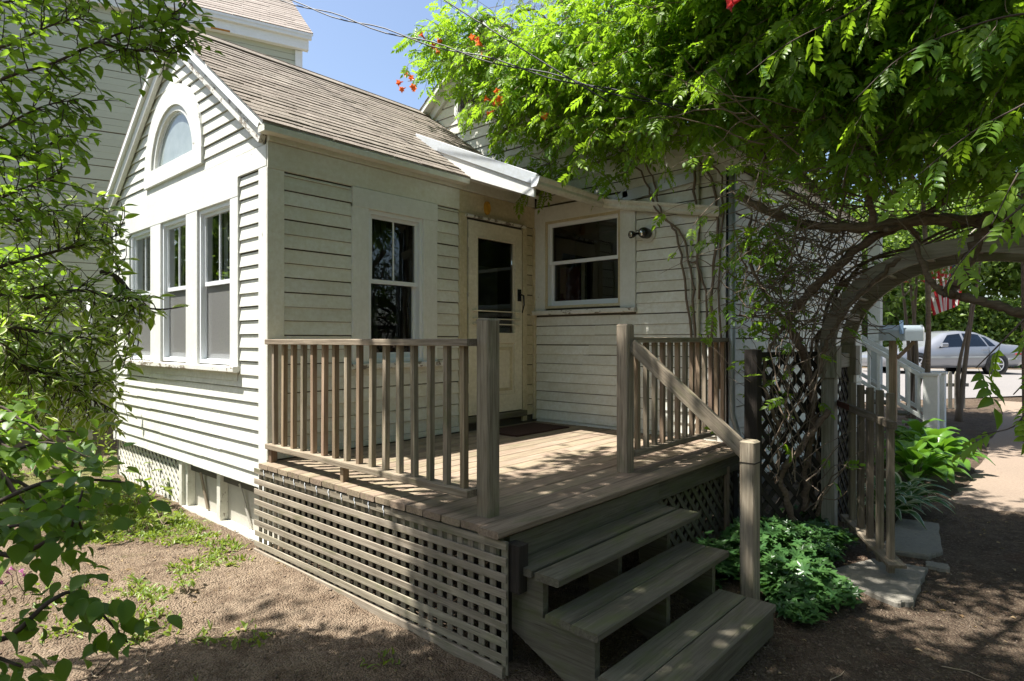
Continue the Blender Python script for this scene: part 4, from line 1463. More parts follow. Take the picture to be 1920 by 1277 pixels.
def leaf_simple(w=0.46, fold=0.10, droop=0.10):
    """Pointed leaf, 6 triangles: base at 0, tip at x = 1."""
    V = np.array([[0, 0, 0], [0.32, 0, -0.01], [0.68, 0, -0.03], [1, 0, -droop], [0.30, w / 2, fold], [0.64, w * 0.40, fold * 0.7 - 0.02], [0.30, -w / 2, fold], [0.64, -w * 0.40, fold * 0.7 - 0.02]])
    T = np.array([[0, 1, 4], [1, 2, 5], [1, 5, 4], [2, 3, 5], [0, 6, 1], [1, 7, 2], [1, 6, 7], [2, 7, 3]])
    return V, T, np.zeros(len(T), int)


def leaf_margin(w=0.5, fold=0.09, droop=0.12, m=0.72):
    """Leaf with a pale margin: inner faces first material, rim faces second."""
    mid = np.array([[0, 0, 0], [0.3, 0, -0.01], [0.65, 0, -0.03], [1, 0, -droop]])
    ins, outs = [], []
    for sg in (1, -1):
        ins.append(np.array([[0.28, sg * w / 2 * m, fold * m], [0.62, sg * w * 0.40 * m, fold * 0.7 * m - 0.02], [0.86, sg * 0.02, -droop * 0.6]]))
        outs.append(np.array([[0.27, sg * w / 2, fold + R.uniform(-.02, .02)], [0.64, sg * w * 0.42, fold * 0.7 - 0.02], ]))
    V = np.vstack([mid, ins[0], ins[1], outs[0], outs[1]])
    i0, i1, o0, o1 = 4, 7, 10, 12
    T, mi = [], []
    for a, o, sg in ((i0, o0, 1), (i1, o1, -1)):
        t = [[0, 1, a], [1, 2, a + 1], [1, a + 1, a], [2, a + 2, a + 1]]
        r = [[0, a, o], [a, a + 1, o + 1], [a, o + 1, o], [a + 1, a + 2, 3], [a + 1, 3, o + 1]]
        if sg < 0:
            t = [x[::-1] for x in t]
            r = [x[::-1] for x in r]
        T += t + r
        mi += [0] * len(t) + [1] * len(r)
    return V, np.array(T), np.array(mi)


def leaf_fine(w=0.5, fold=0.09, droop=0.14, n=7, point=1.0, margin=None, wave=0.012):
    """Smoothly outlined leaf with a fold along the midrib; an optional pale margin is the outer column of faces."""
    cols = [-1, 0, 1] if margin is None else [-1, -margin, 0, margin, 1]
    V, T, mi = [], [], []
    k = len(cols)
    for i in range(n + 1):
        t = i / n
        prof = (math.sin(math.pi * t ** 0.82) ** 0.9) * (1 - 0.18 * t) if 0 < i < n else 0.0
        hw = w / 2 * prof * 1.12
        for c in cols:
            V.append((t, c * hw, fold * abs(c) * prof - droop * t * t + wave * math.sin(7 * t + 3 * c)))
    for i in range(n):
        for j in range(k - 1):
            a = i * k + j
            m = 1 if margin is not None and j in (0, k - 2) else 0
            T += [(a, a + k, a + k + 1), (a, a + k + 1, a + 1)]
            mi += [m, m]
    return np.array(V), np.array(T), np.array(mi)


def leaf_kite(w=0.42, fold=0.08, droop=0.06):
    V = np.array([[0, 0, 0], [1, 0, -droop], [0.42, w / 2, fold], [0.42, -w / 2, fold], [0.45, 0, 0.0]])
    T = np.array([[0, 4, 2], [4, 1, 2], [0, 3, 4], [4, 3, 1]])
    return V, T, np.zeros(4, int)


def transform_template(tp, pos, xd, up, sc):
    V, T, mi = tp
    x = np.array(xd, float)
    x /= np.linalg.norm(x) + 1e-9
    z = np.array(up, float)
    z = z - x * (z @ x)
    z /= np.linalg.norm(z) + 1e-9
    y = np.cross(z, x)
    return (V * sc) @ np.array([x, y, z]) + np.array(pos), T, mi


def compound(pairs=4, leaf=0.36, spread=0.9, droop=0.35, kite=None, asym=0.0):
    """Feathered leaf: leaflet pairs on a drooping rachis, unit length, starting at the origin along +x."""
    kt = kite or leaf_kite(0.46, 0.07, 0.12)
    Vs, Ts, ms, off = [], [], [], 0

    def addt(tp):
        nonlocal off
        Vs.append(tp[0])
        Ts.append(tp[1] + off)
        ms.append(tp[2])
        off += len(tp[0])
    pts = []
    for i in range(pairs + 1):
        t = (i + 1) / (pairs + 1)
        pts.append((t * (1 - leaf * 0.5) + 0.06, 0, -droop * t * t * 0.6))
    for i, p in enumerate(pts[:-1]):
        s = leaf * (0.85 + 0.25 * math.sin(math.pi * (i + 1) / (pairs + 1)))
        for sg in (1, -1):
            d = (0.55 + 0.1 * i / pairs, sg * spread, -0.25 + R.uniform(-0.15, 0.1))
            addt(transform_template(kt, p, d, (R.uniform(-.2, .2), R.uniform(-.2, .2), 1), s * R.uniform(0.85, 1.1)))
    addt(transform_template(kt, pts[-1], (1, 0, -0.35), (0, 0, 1), leaf * 1.15))
    # rachis
    r = 0.008
    V = np.array([[0, -r, 0], [0, r, 0], [pts[-1][0], 0, pts[-1][2]], [pts[-1][0] * .5, 0, -droop * .15 - r]])
    addt((V, np.array([[0, 1, 2], [0, 2, 3]]), np.zeros(2, int)))
    return np.vstack(Vs), np.vstack(Ts), np.concatenate(ms)


def clumpy_frames(dirs, ups):
    x = dirs / (np.linalg.norm(dirs, axis=1)[:, None] + 1e-9)
    z = ups - x * np.sum(ups * x, axis=1)[:, None]
    z /= np.linalg.norm(z, axis=1)[:, None] + 1e-9
    y = np.cross(z, x)
    return x, y, z


def foliage(parent, tps, P, D, U, S, mats, n_single=300, name="leaf", stuff="foliage", maxd=9.0, minpx=11.0, frame_only=True):
    """Leaves at P pointing along D. The ones that show largest become parts of their own, the rest one 'stuff' part."""
    P, D, U, S = (np.asarray(a, float) for a in (P, D, U, S))
    n = len(P)
    x, y, z = clumpy_frames(D, U)
    q = P - np.array(CAM)
    dep = q @ np.array(VV)
    with np.errstate(divide='ignore', invalid='ignore'):
        sx = 960 + FPX * (q @ np.array(VR)) / dep
        sy = 638.5 - FPX * q[:, 2] / dep
        size = S * FPX / dep
    vis = (dep > 0.3) & (sx > -40) & (sx < 1960) & (sy > -40) & (sy < 1317) & (dep < maxd) & (size > minpx)
    order = np.argsort(-np.where(vis, size, -1))
    k = min(n_single, int(vis.sum()))
    single = set(order[:k].tolist())
    tid = rng.integers(0, len(tps), n)
    meshes = []
    if k:
        for i, tp in enumerate(tps):
            meshes.append(tri_mesh(name, tp[0], tp[1], mats, tp[2]))
    for i in order[:k]:
        i = int(i)
        s = S[i]
        M = Matrix(((x[i, 0] * s, y[i, 0] * s, z[i, 0] * s, P[i, 0]), (x[i, 1] * s, y[i, 1] * s, z[i, 1] * s, P[i, 1]),
                    (x[i, 2] * s, y[i, 2] * s, z[i, 2] * s, P[i, 2]), (0, 0, 0, 1)))
        put(name, meshes[tid[i]], parent, M)
    rest = np.array([i for i in range(n) if i not in single], dtype=int)
    if len(rest):
        Vs, Ts, ms, tn, off = [], [], [], [], 0
        for t, tp in enumerate(tps):
            sel = rest[tid[rest] == t]
            if not len(sel):
                continue
            V0, T0, m0 = tp
            B = np.stack([x[sel], y[sel], z[sel]], 1) * S[sel][:, None, None]
            V = np.einsum('vk,nkc->nvc', V0, B) + P[sel][:, None, :]
            T = T0[None] + (np.arange(len(sel)) * len(V0))[:, None, None] + off
            Vs.append(V.reshape(-1, 3))
            Ts.append(T.reshape(-1, 3))
            ms.append(np.tile(m0, len(sel)))
            tn.append(np.repeat(rng.random(len(sel)), len(V0)))
            off += len(sel) * len(V0)
        o = np_obj(stuff, np.vstack(Vs), np.vstack(Ts), mats, parent, np.concatenate(ms), np.concatenate(tn))
        o["kind"] = "stuff"
    return k


def shoots(starts, dirs, length, nseg, droop, wander, r):
    """Random drooping shoots: list of polylines (arrays)."""
    out = []
    for s, d in zip(starts, dirs):
        d = np.array(d, float)
        d /= np.linalg.norm(d) + 1e-9
        p = np.array(s, float)
        L = length * r.uniform(0.6, 1.25) / nseg
        line = [p.copy()]
        for i in range(nseg):
            d = d + np.array([r.normal(0, wander), r.normal(0, wander), r.normal(0, wander) - droop])
            d /= np.linalg.norm(d)
            p = p + d * L
            line.append(p.copy())
        out.append(np.array(line))
    return out


def leaves_on(lines, spacing, size, r, tilt=0.5, start=0.15, updir=(0, 0, 1), out_amt=0.8, jitter=0.25, droop=0.2):
    """Alternate leaves along polylines."""
    P, D, U, S = [], [], [], []
    for ln in lines:
        seg = np.diff(ln, axis=0)
        sl = np.linalg.norm(seg, axis=1)
        L = sl.sum()
        cum = np.concatenate([[0], np.cumsum(sl)])
        t = L * start
        side = r.choice([-1, 1])
        while t <= L:
            i = min(np.searchsorted(cum, t, side='right') - 1, len(seg) - 1)
            f = (t - cum[i]) / sl[i]
            p = ln[i] + seg[i] * f
            d = seg[i] / sl[i]
            lat = np.cross(d, np.array([0, 0, 1.0]))
            nl = np.linalg.norm(lat)
            lat = lat / nl if nl > 0.1 else np.array([1.0, 0, 0])
            v = d * 0.55 + lat * side * out_amt + np.array([0, 0, -droop]) + r.normal(0, jitter, 3)
            P.append(p)
            D.append(v)
            U.append(np.array(updir) + r.normal(0, tilt, 3))
            S.append(size * r.uniform(0.65, 1.2))
            side = -side
            t += spacing * r.uniform(0.7, 1.3)
    return np.array(P), np.array(D), np.array(U), np.array(S)


def twigs_obj(name, lines, r0, r1, mat, parent, n=4, kind="stuff"):
    parts = []
    for ln in lines:
        rr = np.linspace(r0, r1, len(ln))
        parts.append(tube_np(ln, rr, n, cap=False))
    V, T = join_np(parts)
    o = np_obj(name, V, T, mat, parent)
    if kind:
        o["kind"] = kind
    return o


nr = np.random.default_rng(5)
OVALS = [leaf_fine(0.50, 0.09, 0.12, 5), leaf_fine(0.58, 0.05, 0.22, 5), leaf_fine(0.46, 0.13, 0.05, 5)]
FEATHERS = [compound(4, 0.36), compound(5, 0.33, droop=0.6), compound(4, 0.38, spread=0.75, droop=0.2)]
FEATHF = [compound(4, 0.36, kite=leaf_simple(0.46, 0.08, 0.15)), compound(5, 0.32, kite=leaf_simple(0.44, 0.05, 0.2), droop=0.5)]

# ------------------------------------------------------------------ trumpet vine over roof and arbour
vine = thing("trumpet_vine", (AP.x - 0.15, AP.y + 0.1, 0.0), "huge trumpet vine with feathery leaves and orange flowers spilling over roof and arbour", "vine")


def px_line(pts):
    return [at(*p) for p in pts]


big_stems = [
    ([(1490, 985, 4.85), (1472, 930, 4.85), (1462, 900, 4.85), (1482, 862, 4.8), (1525, 805, 4.8), (1552, 772, 4.8)], 0.030, 0.022),
    ([(1505, 960, 4.95), (1512, 880, 4.95), (1525, 770, 4.95), (1516, 700, 4.9), (1498, 645, 4.85), (1478, 605, 4.85), (1500, 568, 4.8), (1560, 510, 4.75), (1630, 450, 4.7), (1700, 418, 4.6)], 0.026, 0.036),
    ([(1536, 700, 4.85), (1552, 640, 4.8), (1600, 565, 4.75), (1660, 508, 4.7), (1705, 470, 4.65), (1722, 445, 4.6), (1700, 425, 4.55), (1660, 430, 4.5)], 0.016, 0.020),
    ([(1850, 400, 4.35), (1842, 430, 4.35), (1825, 475, 4.35), (1797, 525, 4.3), (1778, 552, 4.3)], 0.036, 0.040),
    ([(1715, 455, 4.45), (1740, 520, 4.4), (1765, 548, 4.35), (1800, 556, 4.3), (1850, 566, 4.2), (1920, 588, 4.1), (2010, 600, 4.0), (2080, 640, 3.95), (2120, 760, 3.9), (2130, 1000, 3.9)], 0.018, 0.045),
    ([(1380, 365, 5.2), (1450, 400, 5.0), (1540, 425, 4.8), (1640, 425, 4.6), (1740, 412, 4.5), (1850, 415, 4.4), (1960, 390, 4.2)], 0.030, 0.050),
    ([(1440, 350, 5.0), (1432, 290, 5.0), (1440, 210, 5.0), (1448, 100, 5.0)], 0.025, 0.015),
    ([(1640, 425, 4.6), (1625, 330, 4.6), (1640, 200, 4.6), (1620, 80, 4.6)], 0.028, 0.014),
    ([(1720, 415, 4.5), (1800, 350, 4.5), (1880, 260, 4.4), (1960, 200, 4.2)], 0.026, 0.014),
    ([(1500, 640, 4.9), (1440, 560, 5.0), (1405, 480, 5.1), (1410, 400, 5.2)], 0.018, 0.010),
    ([(1460, 800, 4.7), (1440, 750, 4.7), (1432, 690, 4.75), (1450, 640, 4.8), (1490, 590, 4.8)], 0.014, 0.012),
]
for pts, r0, r1 in big_stems:
    ln = spline(px_line(pts), 7)
    rr = np.linspace(r0, r1, len(ln)) * (1 + 0.18 * np.sin(np.arange(len(ln)) * 1.7) + nr.normal(0, 0.05, len(ln)))
    ln = [p + Vector(nr.normal(0, 0.006, 3)) for p in ln]
    tube("vine_stem", ln, rr, M_BARK, vine, n=9)
for k in range(4):
    ph, am = nr.uniform(0, 6.28), nr.uniform(0.03, 0.09)
    ln = []
    for i in range(26):
        a = math.pi * (1 - (0.02 + (0.60 + 0.05 * k) * i / 25))
        off = 0.13 + am * math.sin(i * 0.55 + ph)
        ln.append(Vector((AP.x + HALF + (HALF + off) * math.cos(a), AP.y + 0.12 + 0.12 * math.cos(i * 0.6 + ph * 2) + 0.05 * k, ZSP + (RISE + off) * math.sin(a))))
    base_ = [Vector((AP.x - 0.12 + nr.normal(0, 0.06), AP.y - 0.02 + nr.normal(0, 0.05), zz)) for zz in (0.02, 0.5, 1.0, 1.4)]
    ln = spline(base_, 4) + ln
    tube("arch_stem", ln, np.linspace(0.016, 0.008, len(ln)) * nr.uniform(0.7, 1.3), M_BARK, vine, n=6)
# stems on the house wall
yw = lambda u, z, n=0.045: FC.P(u, n, z)
wall_stems = [
    [yw(1.93, 0.8), yw(1.92, 1.6), yw(1.86, 2.1), yw(1.80, 2.5), yw(1.72, 2.72), yw(1.62, 2.85, .12), yw(1.50, 3.05, .07), yw(1.40, 3.28, .07), yw(1.15, 3.45, .07), yw(0.9, 3.5, .1)],
    [yw(1.97, 0.9), yw(1.95, 1.9), yw(1.90, 2.3), yw(1.82, 2.62), yw(1.66, 2.82, .12), yw(1.56, 3.1, .07), yw(1.45, 3.35, .08), yw(1.25, 3.5, .1)],
    [yw(2.12, 0.8), yw(2.08, 1.9), yw(2.02, 2.2), yw(1.98, 2.33), yw(1.90, 2.37)],
    [yw(2.13, 0.8), yw(2.11, 2.0), yw(2.16, 2.7), yw(2.10, 3.1), yw(1.95, 3.35, .1), yw(1.85, 3.6, .15)],
    [yw(1.99, 2.0), yw(1.96, 2.9), yw(1.93, 3.3, .06), yw(1.92, 3.6, .1)],
    [yw(2.20, 1.2), yw(2.19, 2.3), yw(2.22, 3.0), yw(2.10, 3.3, .1)],
]
for ln in wall_stems:
    l2 = [p + Vector(nr.normal(0, 0.007, 3)) for p in spline(ln, 5)]
    tube("wall_stem", l2, np.linspace(0.011, 0.008, len(l2)) * nr.uniform(0.8, 1.3), M_TWIG, vine, n=6)

# clumps of foliage: (px, py, depth, radius, shoots)
clumps = [
    (835, 112, 6.5, 0.24, 12), (872, 112, 6.4, 0.28, 22), (905, 110, 6.4, 0.30, 28), (950, 125, 6.3, 0.38, 30), (960, 170, 6.2, 0.38, 34), (1010, 190, 6.1, 0.38, 32),
    (1030, 140, 6.1, 0.42, 42), (975, 235, 6.15, 0.18, 10), (960, 275, 6.2, 0.12, 6), (1060, 165, 5.9, 0.44, 42), (1065, 235, 5.9, 0.32, 28),
    (1110, 120, 5.7, 0.5, 46), (1130, 180, 5.6, 0.50, 46), (1150, 250, 5.6, 0.30, 28), (1040, 300, 6.1, 0.12, 7), (1100, 318, 6.0, 0.12, 7), (1180, 325, 5.9, 0.10, 4),
    (1190, 70, 5.4, 0.55, 46), (1220, 150, 5.3, 0.50, 46), (1235, 225, 5.3, 0.30, 28), (1290, 100, 5.1, 0.55, 46), (1300, 190, 5.1, 0.32, 28), (1320, 10, 4.9, 0.7, 42),
    (1390, 60, 4.9, 0.55, 42), (1390, 150, 4.9, 0.36, 28), (1470, 10, 4.7, 0.65, 42), (1490, 100, 4.7, 0.5, 36), (1500, 190, 4.7, 0.34, 18), (1570, 50, 4.5, 0.65, 42),
    (1590, 150, 4.5, 0.45, 28), (1600, 235, 4.5, 0.28, 10), (1660, -10, 4.3, 0.7, 40), (1690, 90, 4.3, 0.55, 36), (1700, 190, 4.3, 0.38, 18), (1780, 20, 4.1, 0.7, 40),
    (1790, 130, 4.1, 0.5, 34), (1800, 225, 4.2, 0.36, 14), (1890, -10, 3.9, 0.7, 40), (1900, 100, 3.9, 0.55, 34), (1900, 210, 3.9, 0.40, 18), (1890, 300, 4.0, 0.25, 8),
    (1260, -60, 5.2, 0.55, 30), (1400, -60, 4.8, 0.7, 34), (1550, -70, 4.3, 0.9, 40), (1700, -100, 4.0, 0.9, 40), (1850, -100, 3.8, 0.9, 40),
    (1980, 40, 3.7, 0.7, 34), (1990, 180, 3.7, 0.55, 26), (2000, 320, 3.8, 0.4, 14), (1440, 470, 4.9, 0.10, 3), (1425, 430, 5.0, 0.12, 4), (1400, 560, 5.0, 0.08, 2),
]
# the same mass goes on behind and above what the photograph shows
for k in range(26):
    p = Vector((nr.uniform(1.6, 5.2), nr.uniform(2.9, 4.0), nr.uniform(3.8, 5.0)))
    clumps.append((*proj(p), 0.6, 26))


def wall_depth(px):
    """Distance at which the pixel column meets the vine's plane in front of the back wall."""
    return (2.80 - CAM.y) / (VV.y + VR.y * (px - 960.0) / FPX)


St, Dr, St2, Dr2 = [], [], [], []
for (cx, cy, cd, rad, ns) in clumps:
    if cx < 1330 and cy < 290:
        cy, rad = cy - 22, rad * 0.92
    if cx < 1200:
        d2 = wall_depth(cx)
        rad, cd = rad * d2 / cd, d2
    c = np.array(at(cx, cy, cd))
    for _ in range(ns):
        o = nr.normal(0, 1, 3)
        o /= np.linalg.norm(o)
        o[2] *= 0.75
        pos = c + o * rad * nr.uniform(0.15, 0.85)
        if pos[1] > YC - 0.12 and pos[0] < MX1 + 0.05 and pos[2] < 3.35:
            pos[1] = YC - 0.15
        (St if cx < 1330 else St2).append(pos)
        (Dr if cx < 1330 else Dr2).append(o * 0.8 + np.array([-0.25, -0.45, 0.15]))
sh1 = shoots(St, Dr, 0.50, 5, 0.15, 0.20, nr)
sh2 = shoots(St2, Dr2, 0.55, 5, 0.16, 0.22, nr)


def keep_out(P, D, U, S):
    """No leaf inside the building."""
    ok = ~((P[:, 1] > YC - 0.03) & (P[:, 0] < MX1 + 0.03) & (P[:, 2] < PKZ - 0.72 * np.abs(P[:, 0] - PKX) + 0.05))
    ok &= ~((P[:, 0] < 0.02) & (P[:, 2] < APZ - 0.72 * np.abs(P[:, 0] - APX) + 0.06))
    ok &= ~((P[:, 0] > AP.x - 0.2) & (P[:, 1] > 1.5) & (P[:, 2] < 2.62 + 0.25 * vnoise(P[:, 0], P[:, 1], 3.0, 8)) & (np.arange(len(P)) % 12 > 0))
    dep = (P - np.array(CAM)) @ np.array(VV)
    ok &= ~((dep > -1.0) & (dep < 1.7))
    return P[ok], D[ok], U[ok], S[ok]


lf1 = keep_out(*leaves_on(sh1, 0.062, 0.155, nr, tilt=0.45, droop=0.35))
lf2 = keep_out(*leaves_on(sh2, 0.080, 0.185, nr, tilt=0.45, droop=0.45))
foliage(vine, FEATHERS, *lf1, [L_VINE], n_single=300, name="leaf", stuff="foliage", maxd=7.5)
foliage(vine, FEATHERS, *lf2, [L_VINED], n_single=0, stuff="canopy_foliage")
twigs_obj("shoot_stems", sh1 + sh2, 0.005, 0.002, M_TWIG, vine)
print("vine leaves", len(lf1[0]), len(lf2[0]))

# bare tangle of stems left of the arch and under the canopy
tl = []
for k in range(640):
    u = nr.random()
    if u < 0.62:
        a = np.array(at(nr.uniform(1400, 1600), nr.uniform(380, 640), nr.uniform(4.6, 5.3)))
        d = np.array(VR) * nr.normal(0.4, 0.8) + np.array([0, 0, nr.normal(0.2, 0.7)]) + np.array(VV) * nr.normal(0, 0.4)
        tl += shoots([a], [d], nr.uniform(0.25, 0.75), 9, 0.03, 0.32, nr)
    elif u < 0.80:
        a = np.array(at(nr.uniform(1440, 1545), nr.uniform(640, 960), nr.uniform(4.6, 4.95)))
        tl += shoots([a], [np.array([nr.normal(0, .35), nr.normal(0, .3), 1.0])], nr.uniform(0.3, 0.8), 8, -0.02, 0.2, nr)
    else:
        a = np.array(at(nr.uniform(1380, 1900), nr.uniform(180, 420), nr.uniform(4.2, 5.0)))
        d = np.array(VR) * nr.choice([-1, 1]) * nr.uniform(0.6, 1) + np.array([0, 0, nr.normal(0.1, 0.35)])
        tl += shoots([a], [d], nr.uniform(0.5, 1.2), 8, 0.02, 0.16, nr)
twigs_obj("bare_stems", tl[:220], 0.007, 0.0025, M_TWIG, vine, n=5)
twigs_obj("bare_stems", tl[220:], 0.0042, 0.0016, M_TWIG, vine, n=5)
thin = [l for l in tl if nr.random() < 0.6]
lfb = keep_out(*leaves_on(thin, 0.20, 0.14, nr, start=0.6))
foliage(vine, FEATHF, *lfb, [L_VINED], n_single=0, stuff="sparse_foliage")

# nearer sprays hanging in from the right
sp_l = []
for pts in ([(2050, 330, 2.3), (1930, 380, 2.35), (1820, 470, 2.4), (1770, 540, 2.4)], [(2060, 470, 2.1), (1960, 560, 2.15), (1880, 640, 2.2), (1830, 690, 2.2)],
            [(2080, 600, 2.0), (1980, 660, 2.05), (1900, 740, 2.1)], [(2050, 120, 2.5), (1930, 190, 2.5), (1820, 250, 2.6), (1720, 330, 2.7)],
            [(2050, 250, 2.3), (1930, 300, 2.4), (1860, 420, 2.4)], [(1960, 20, 2.7), (1850, 40, 2.8), (1700, 100, 2.9), (1600, 190, 3.0)],
            [(1700, -40, 3.0), (1600, 20, 3.1), (1480, 80, 3.3), (1400, 140, 3.4)], [(2080, 560, 2.6), (1990, 650, 2.6), (1930, 760, 2.6), (1900, 800, 2.6), (1840, 815, 2.6)]):
    sp_l.append(np.array([tuple(p) for p in spline(px_line(pts), 4)]))
lfs = leaves_on(sp_l, 0.105, 0.17, nr, start=0.1, droop=0.5, tilt=0.35)
spray = thing("hanging_vine_spray", tuple(at(2080, 560, 2.3)), "near sprays of dark green feathery vine leaves hanging in at the right edge", "vine")
foliage(spray, FEATHF, *lfs, [L_VINED], n_single=220)
twigs_obj("spray_stems", sp_l, 0.006, 0.002, M_TWIGD, spray, n=5)


# trumpet flowers
def trumpet(parent, c, d, L, mat, name="flower"):
    c, d = Vector(c), Vector(d).normalized()
    ref = Vector((0, 0, 1)) if abs(d.z) < 0.9 else Vector((1, 0, 0))
    a = d.cross(ref).normalized()
    b2 = d.cross(a)
    prof = [(0, 0.05), (0.35, 0.09), (0.75, 0.16), (0.92, 0.26), (1.0, 0.42)]
    n = 10
    V, Fc = [], []
    for i, (t, r) in enumerate(prof):
        for j in range(n):
            th = 2 * math.pi * j / n
            rr = r * (1 + (0.25 * math.cos(5 * th) if i > 2 else 0))
            V.append((d * t + (a * math.cos(th) + b2 * math.sin(th)) * rr) * L)
    for i in range(len(prof) - 1):
        for j in range(n):
            Fc.append((i * n + j, i * n + (j + 1) % n, (i + 1) * n + (j + 1) % n, (i + 1) * n + j))
    return put(name, new_mesh(name, V, Fc, mat), parent, Matrix.Translation(c))


for (cx, cy, cd, k) in ((765, 155, 6.45, 6), (812, 88, 6.5, 4), (898, 95, 6.0, 6), (937, 190, 5.75, 8), (985, 322, 5.9, 1), (1405, 5, 3.6, 3), (1020, 215, 5.6, 1)):
    cd = wall_depth(cx) - 0.55 if cx < 1200 else cd
    c = at(cx, cy, cd)
    for j in range(k):
        trumpet(vine, c + Vector(nr.normal(0, 0.045, 3)), Vector((nr.normal(0.3, 0.5), nr.normal(-0.6, 0.4), nr.normal(-0.1, 0.5))), 0.085, M_FLOW if cd > 5 else M_FLOWR)
tube("flower_stem", px_line([(880, 140, wall_depth(880)), (830, 140, wall_depth(830)), (790, 150, wall_depth(790)), (765, 152, wall_depth(765))]), 0.006, M_TWIG, vine, n=5)
tube("flower_stem", px_line([(880, 130, wall_depth(880)), (850, 115, wall_depth(850)), (812, 92, wall_depth(812))]), 0.005, M_TWIG, vine, n=5)
ext = [np.array([tuple(p) for p in spline(px_line(q), 4)]) for q in ([(890, 150, wall_depth(890)), (840, 140, wall_depth(840)), (790, 145, wall_depth(790))], [(900, 120, wall_depth(900)), (860, 90, wall_depth(860)), (862, 62, wall_depth(862))], [(880, 180, wall_depth(880)), (835, 175, wall_depth(835)), (805, 190, wall_depth(805))])]
foliage(vine, FEATHF, *leaves_on(ext, 0.09, 0.16, nr), [L_VINE], n_single=0, stuff="tip_foliage")

# ------------------------------------------------------------------ left: tree branch with oval leaves
ltree = thing("overhanging_tree", tuple(Vector((at(-420, 0, 2.9).x, at(-420, 0, 2.9).y, 0.0))), "tree with glossy oval leaves reaching in at the upper left corner", "tree")
base = Vector((at(-420, 0, 2.9).x, at(-420, 0, 2.9).y, 0.0))
fork = at(-330, 420, 2.9)
tube("trunk", spline([base, base + Vector((0.03, 0.02, 0.7)), fork], 6), np.linspace(0.06, 0.04, 13), M_BARK, ltree, n=10)
br = [
    [fork, at(-150, 230, 2.8), at(0, 150, 2.75), at(100, 118, 2.75), at(200, 72, 2.75), at(290, 40, 2.75), at(345, 15, 2.75)],
    [fork, at(-140, 120, 2.9), at(0, 90, 2.9), at(90, 50, 2.9), at(160, 30, 2.9)],
    [fork, at(-160, 40, 3.0), at(-20, 10, 3.0), at(90, -10, 3.0), at(200, -30, 3.0)],
    [fork, at(-120, 300, 2.8), at(0, 240, 2.8), at(80, 200, 2.8), at(150, 185, 2.8)],
    [fork, at(-120, 360, 2.9), at(-10, 300, 2.9), at(60, 290, 2.9), at(120, 250, 2.9)],
    [at(190, 78, 2.75), at(230, 92, 2.75), at(280, 95, 2.75), at(325, 100, 2.75)],
    [fork, at(-100, -50, 2.9), at(60, -60, 2.9), at(180, -40, 2.85), at(300, -10, 2.85)],
    [fork, at(-130, 420, 2.7), at(-20, 380, 2.7), at(50, 350, 2.7), at(110, 330, 2.7)],
]
brl = []
for b_ in br:
    ln = spline(b_, 6)
    brl.append(np.array([tuple(p) for p in ln]))
    tube("branch", ln, np.linspace(0.010, 0.002, len(ln)), M_TWIGD, ltree, n=6)
tw = []
for ln in brl:
    m = len(ln)
    for i in range(int(m * 0.22), m):
        for _ in range(2):
            d = ln[min(i + 1, m - 1)] - ln[max(i - 1, 0)]
            d = d / (np.linalg.norm(d) + 1e-9)
            sd = np.cross(d, nr.normal(0, 1, 3))
            tw += shoots([ln[i]], [d * 0.6 + sd * 0.8 + np.array([0, 0, nr.normal(0.0, 0.4)])], 0.20, 4, 0.05, 0.2, nr)
tw = [t for t in tw if not (proj(t[-1])[0] > 200 and proj(t[-1])[1] > 140 + 0.55 * (345 - proj(t[-1])[0]))]
lfo = leaves_on(tw + brl, 0.036, 0.064, nr, tilt=0.35, droop=0.1, jitter=0.3, start=0.25)
print("oval leaves", len(lfo[0]))
foliage(ltree, OVALS, *lfo, [L_OVAL], n_single=300)
twigs_obj("twigs", tw, 0.003, 0.0012, M_TWIGD, ltree)

# ------------------------------------------------------------------ left: variegated shrub
dbase = at(-260, 0, 2.6)
dbase.z = 0.0
dog = thing("variegated_shrub", tuple(dbase), "shrub with cream edged leaves in front of the gable windows at the left", "shrub")
dfork = at(-230, 820, 2.6)
tube("trunk", spline([dbase, dbase + Vector((0.02, 0.02, 0.3)), dfork], 5), np.linspace(0.04, 0.03, 11), M_BARK, dog, n=8)
VAR = [leaf_fine(0.40, 0.09, 0.14, 5, margin=0.68), leaf_fine(0.44, 0.12, 0.06, 5, margin=0.72), leaf_fine(0.36, 0.06, 0.24, 5, margin=0.62)]
dbr = [
    [dfork, at(-120, 690, 2.65), at(0, 618, 2.7), at(70, 622, 2.75), at(150, 632, 2.8), at(215, 640, 2.85)],
    [dfork, at(-120, 620, 2.6), at(0, 645, 2.65), at(50, 690, 2.7), at(103, 718, 2.75)],
    [dfork, at(-120, 540, 2.7), at(0, 500, 2.8), at(110, 470, 2.9), at(190, 450, 3.0), at(225, 440, 3.0)],
    [dfork, at(-100, 560, 2.7), at(40, 560, 2.8), at(160, 545, 2.9), at(250, 572, 3.0), at(300, 580, 3.0), at(345, 575, 3.0)],
    [dfork, at(-110, 760, 2.6), at(0, 700, 2.7), at(100, 700, 2.8), at(160, 740, 2.85), at(215, 770, 2.9)],
    [dfork, at(-120, 450, 2.8), at(10, 420, 2.9), at(100, 395, 3.0), at(190, 415, 3.1)],
    [at(190, 510, 3.0), at(220, 520, 3.0), at(255, 560, 3.0), at(290, 590, 3.0)],
    [dfork, at(-80, 650, 2.9), at(60, 590, 3.05), at(150, 560, 3.1), at(220, 600, 3.15), at(260, 640, 3.15)],
    [dfork, at(-60, 800, 2.8), at(60, 770, 2.9), at(150, 740, 3.0), at(230, 690, 3.0)],
]
dl = []
for b_ in dbr:
    ln = spline(b_, 6)
    dl.append(np.array([tuple(p) for p in ln]))
    tube("branch", ln, np.linspace(0.014, 0.0025, len(ln)), M_TWIGD, dog, n=6)
dtw = []
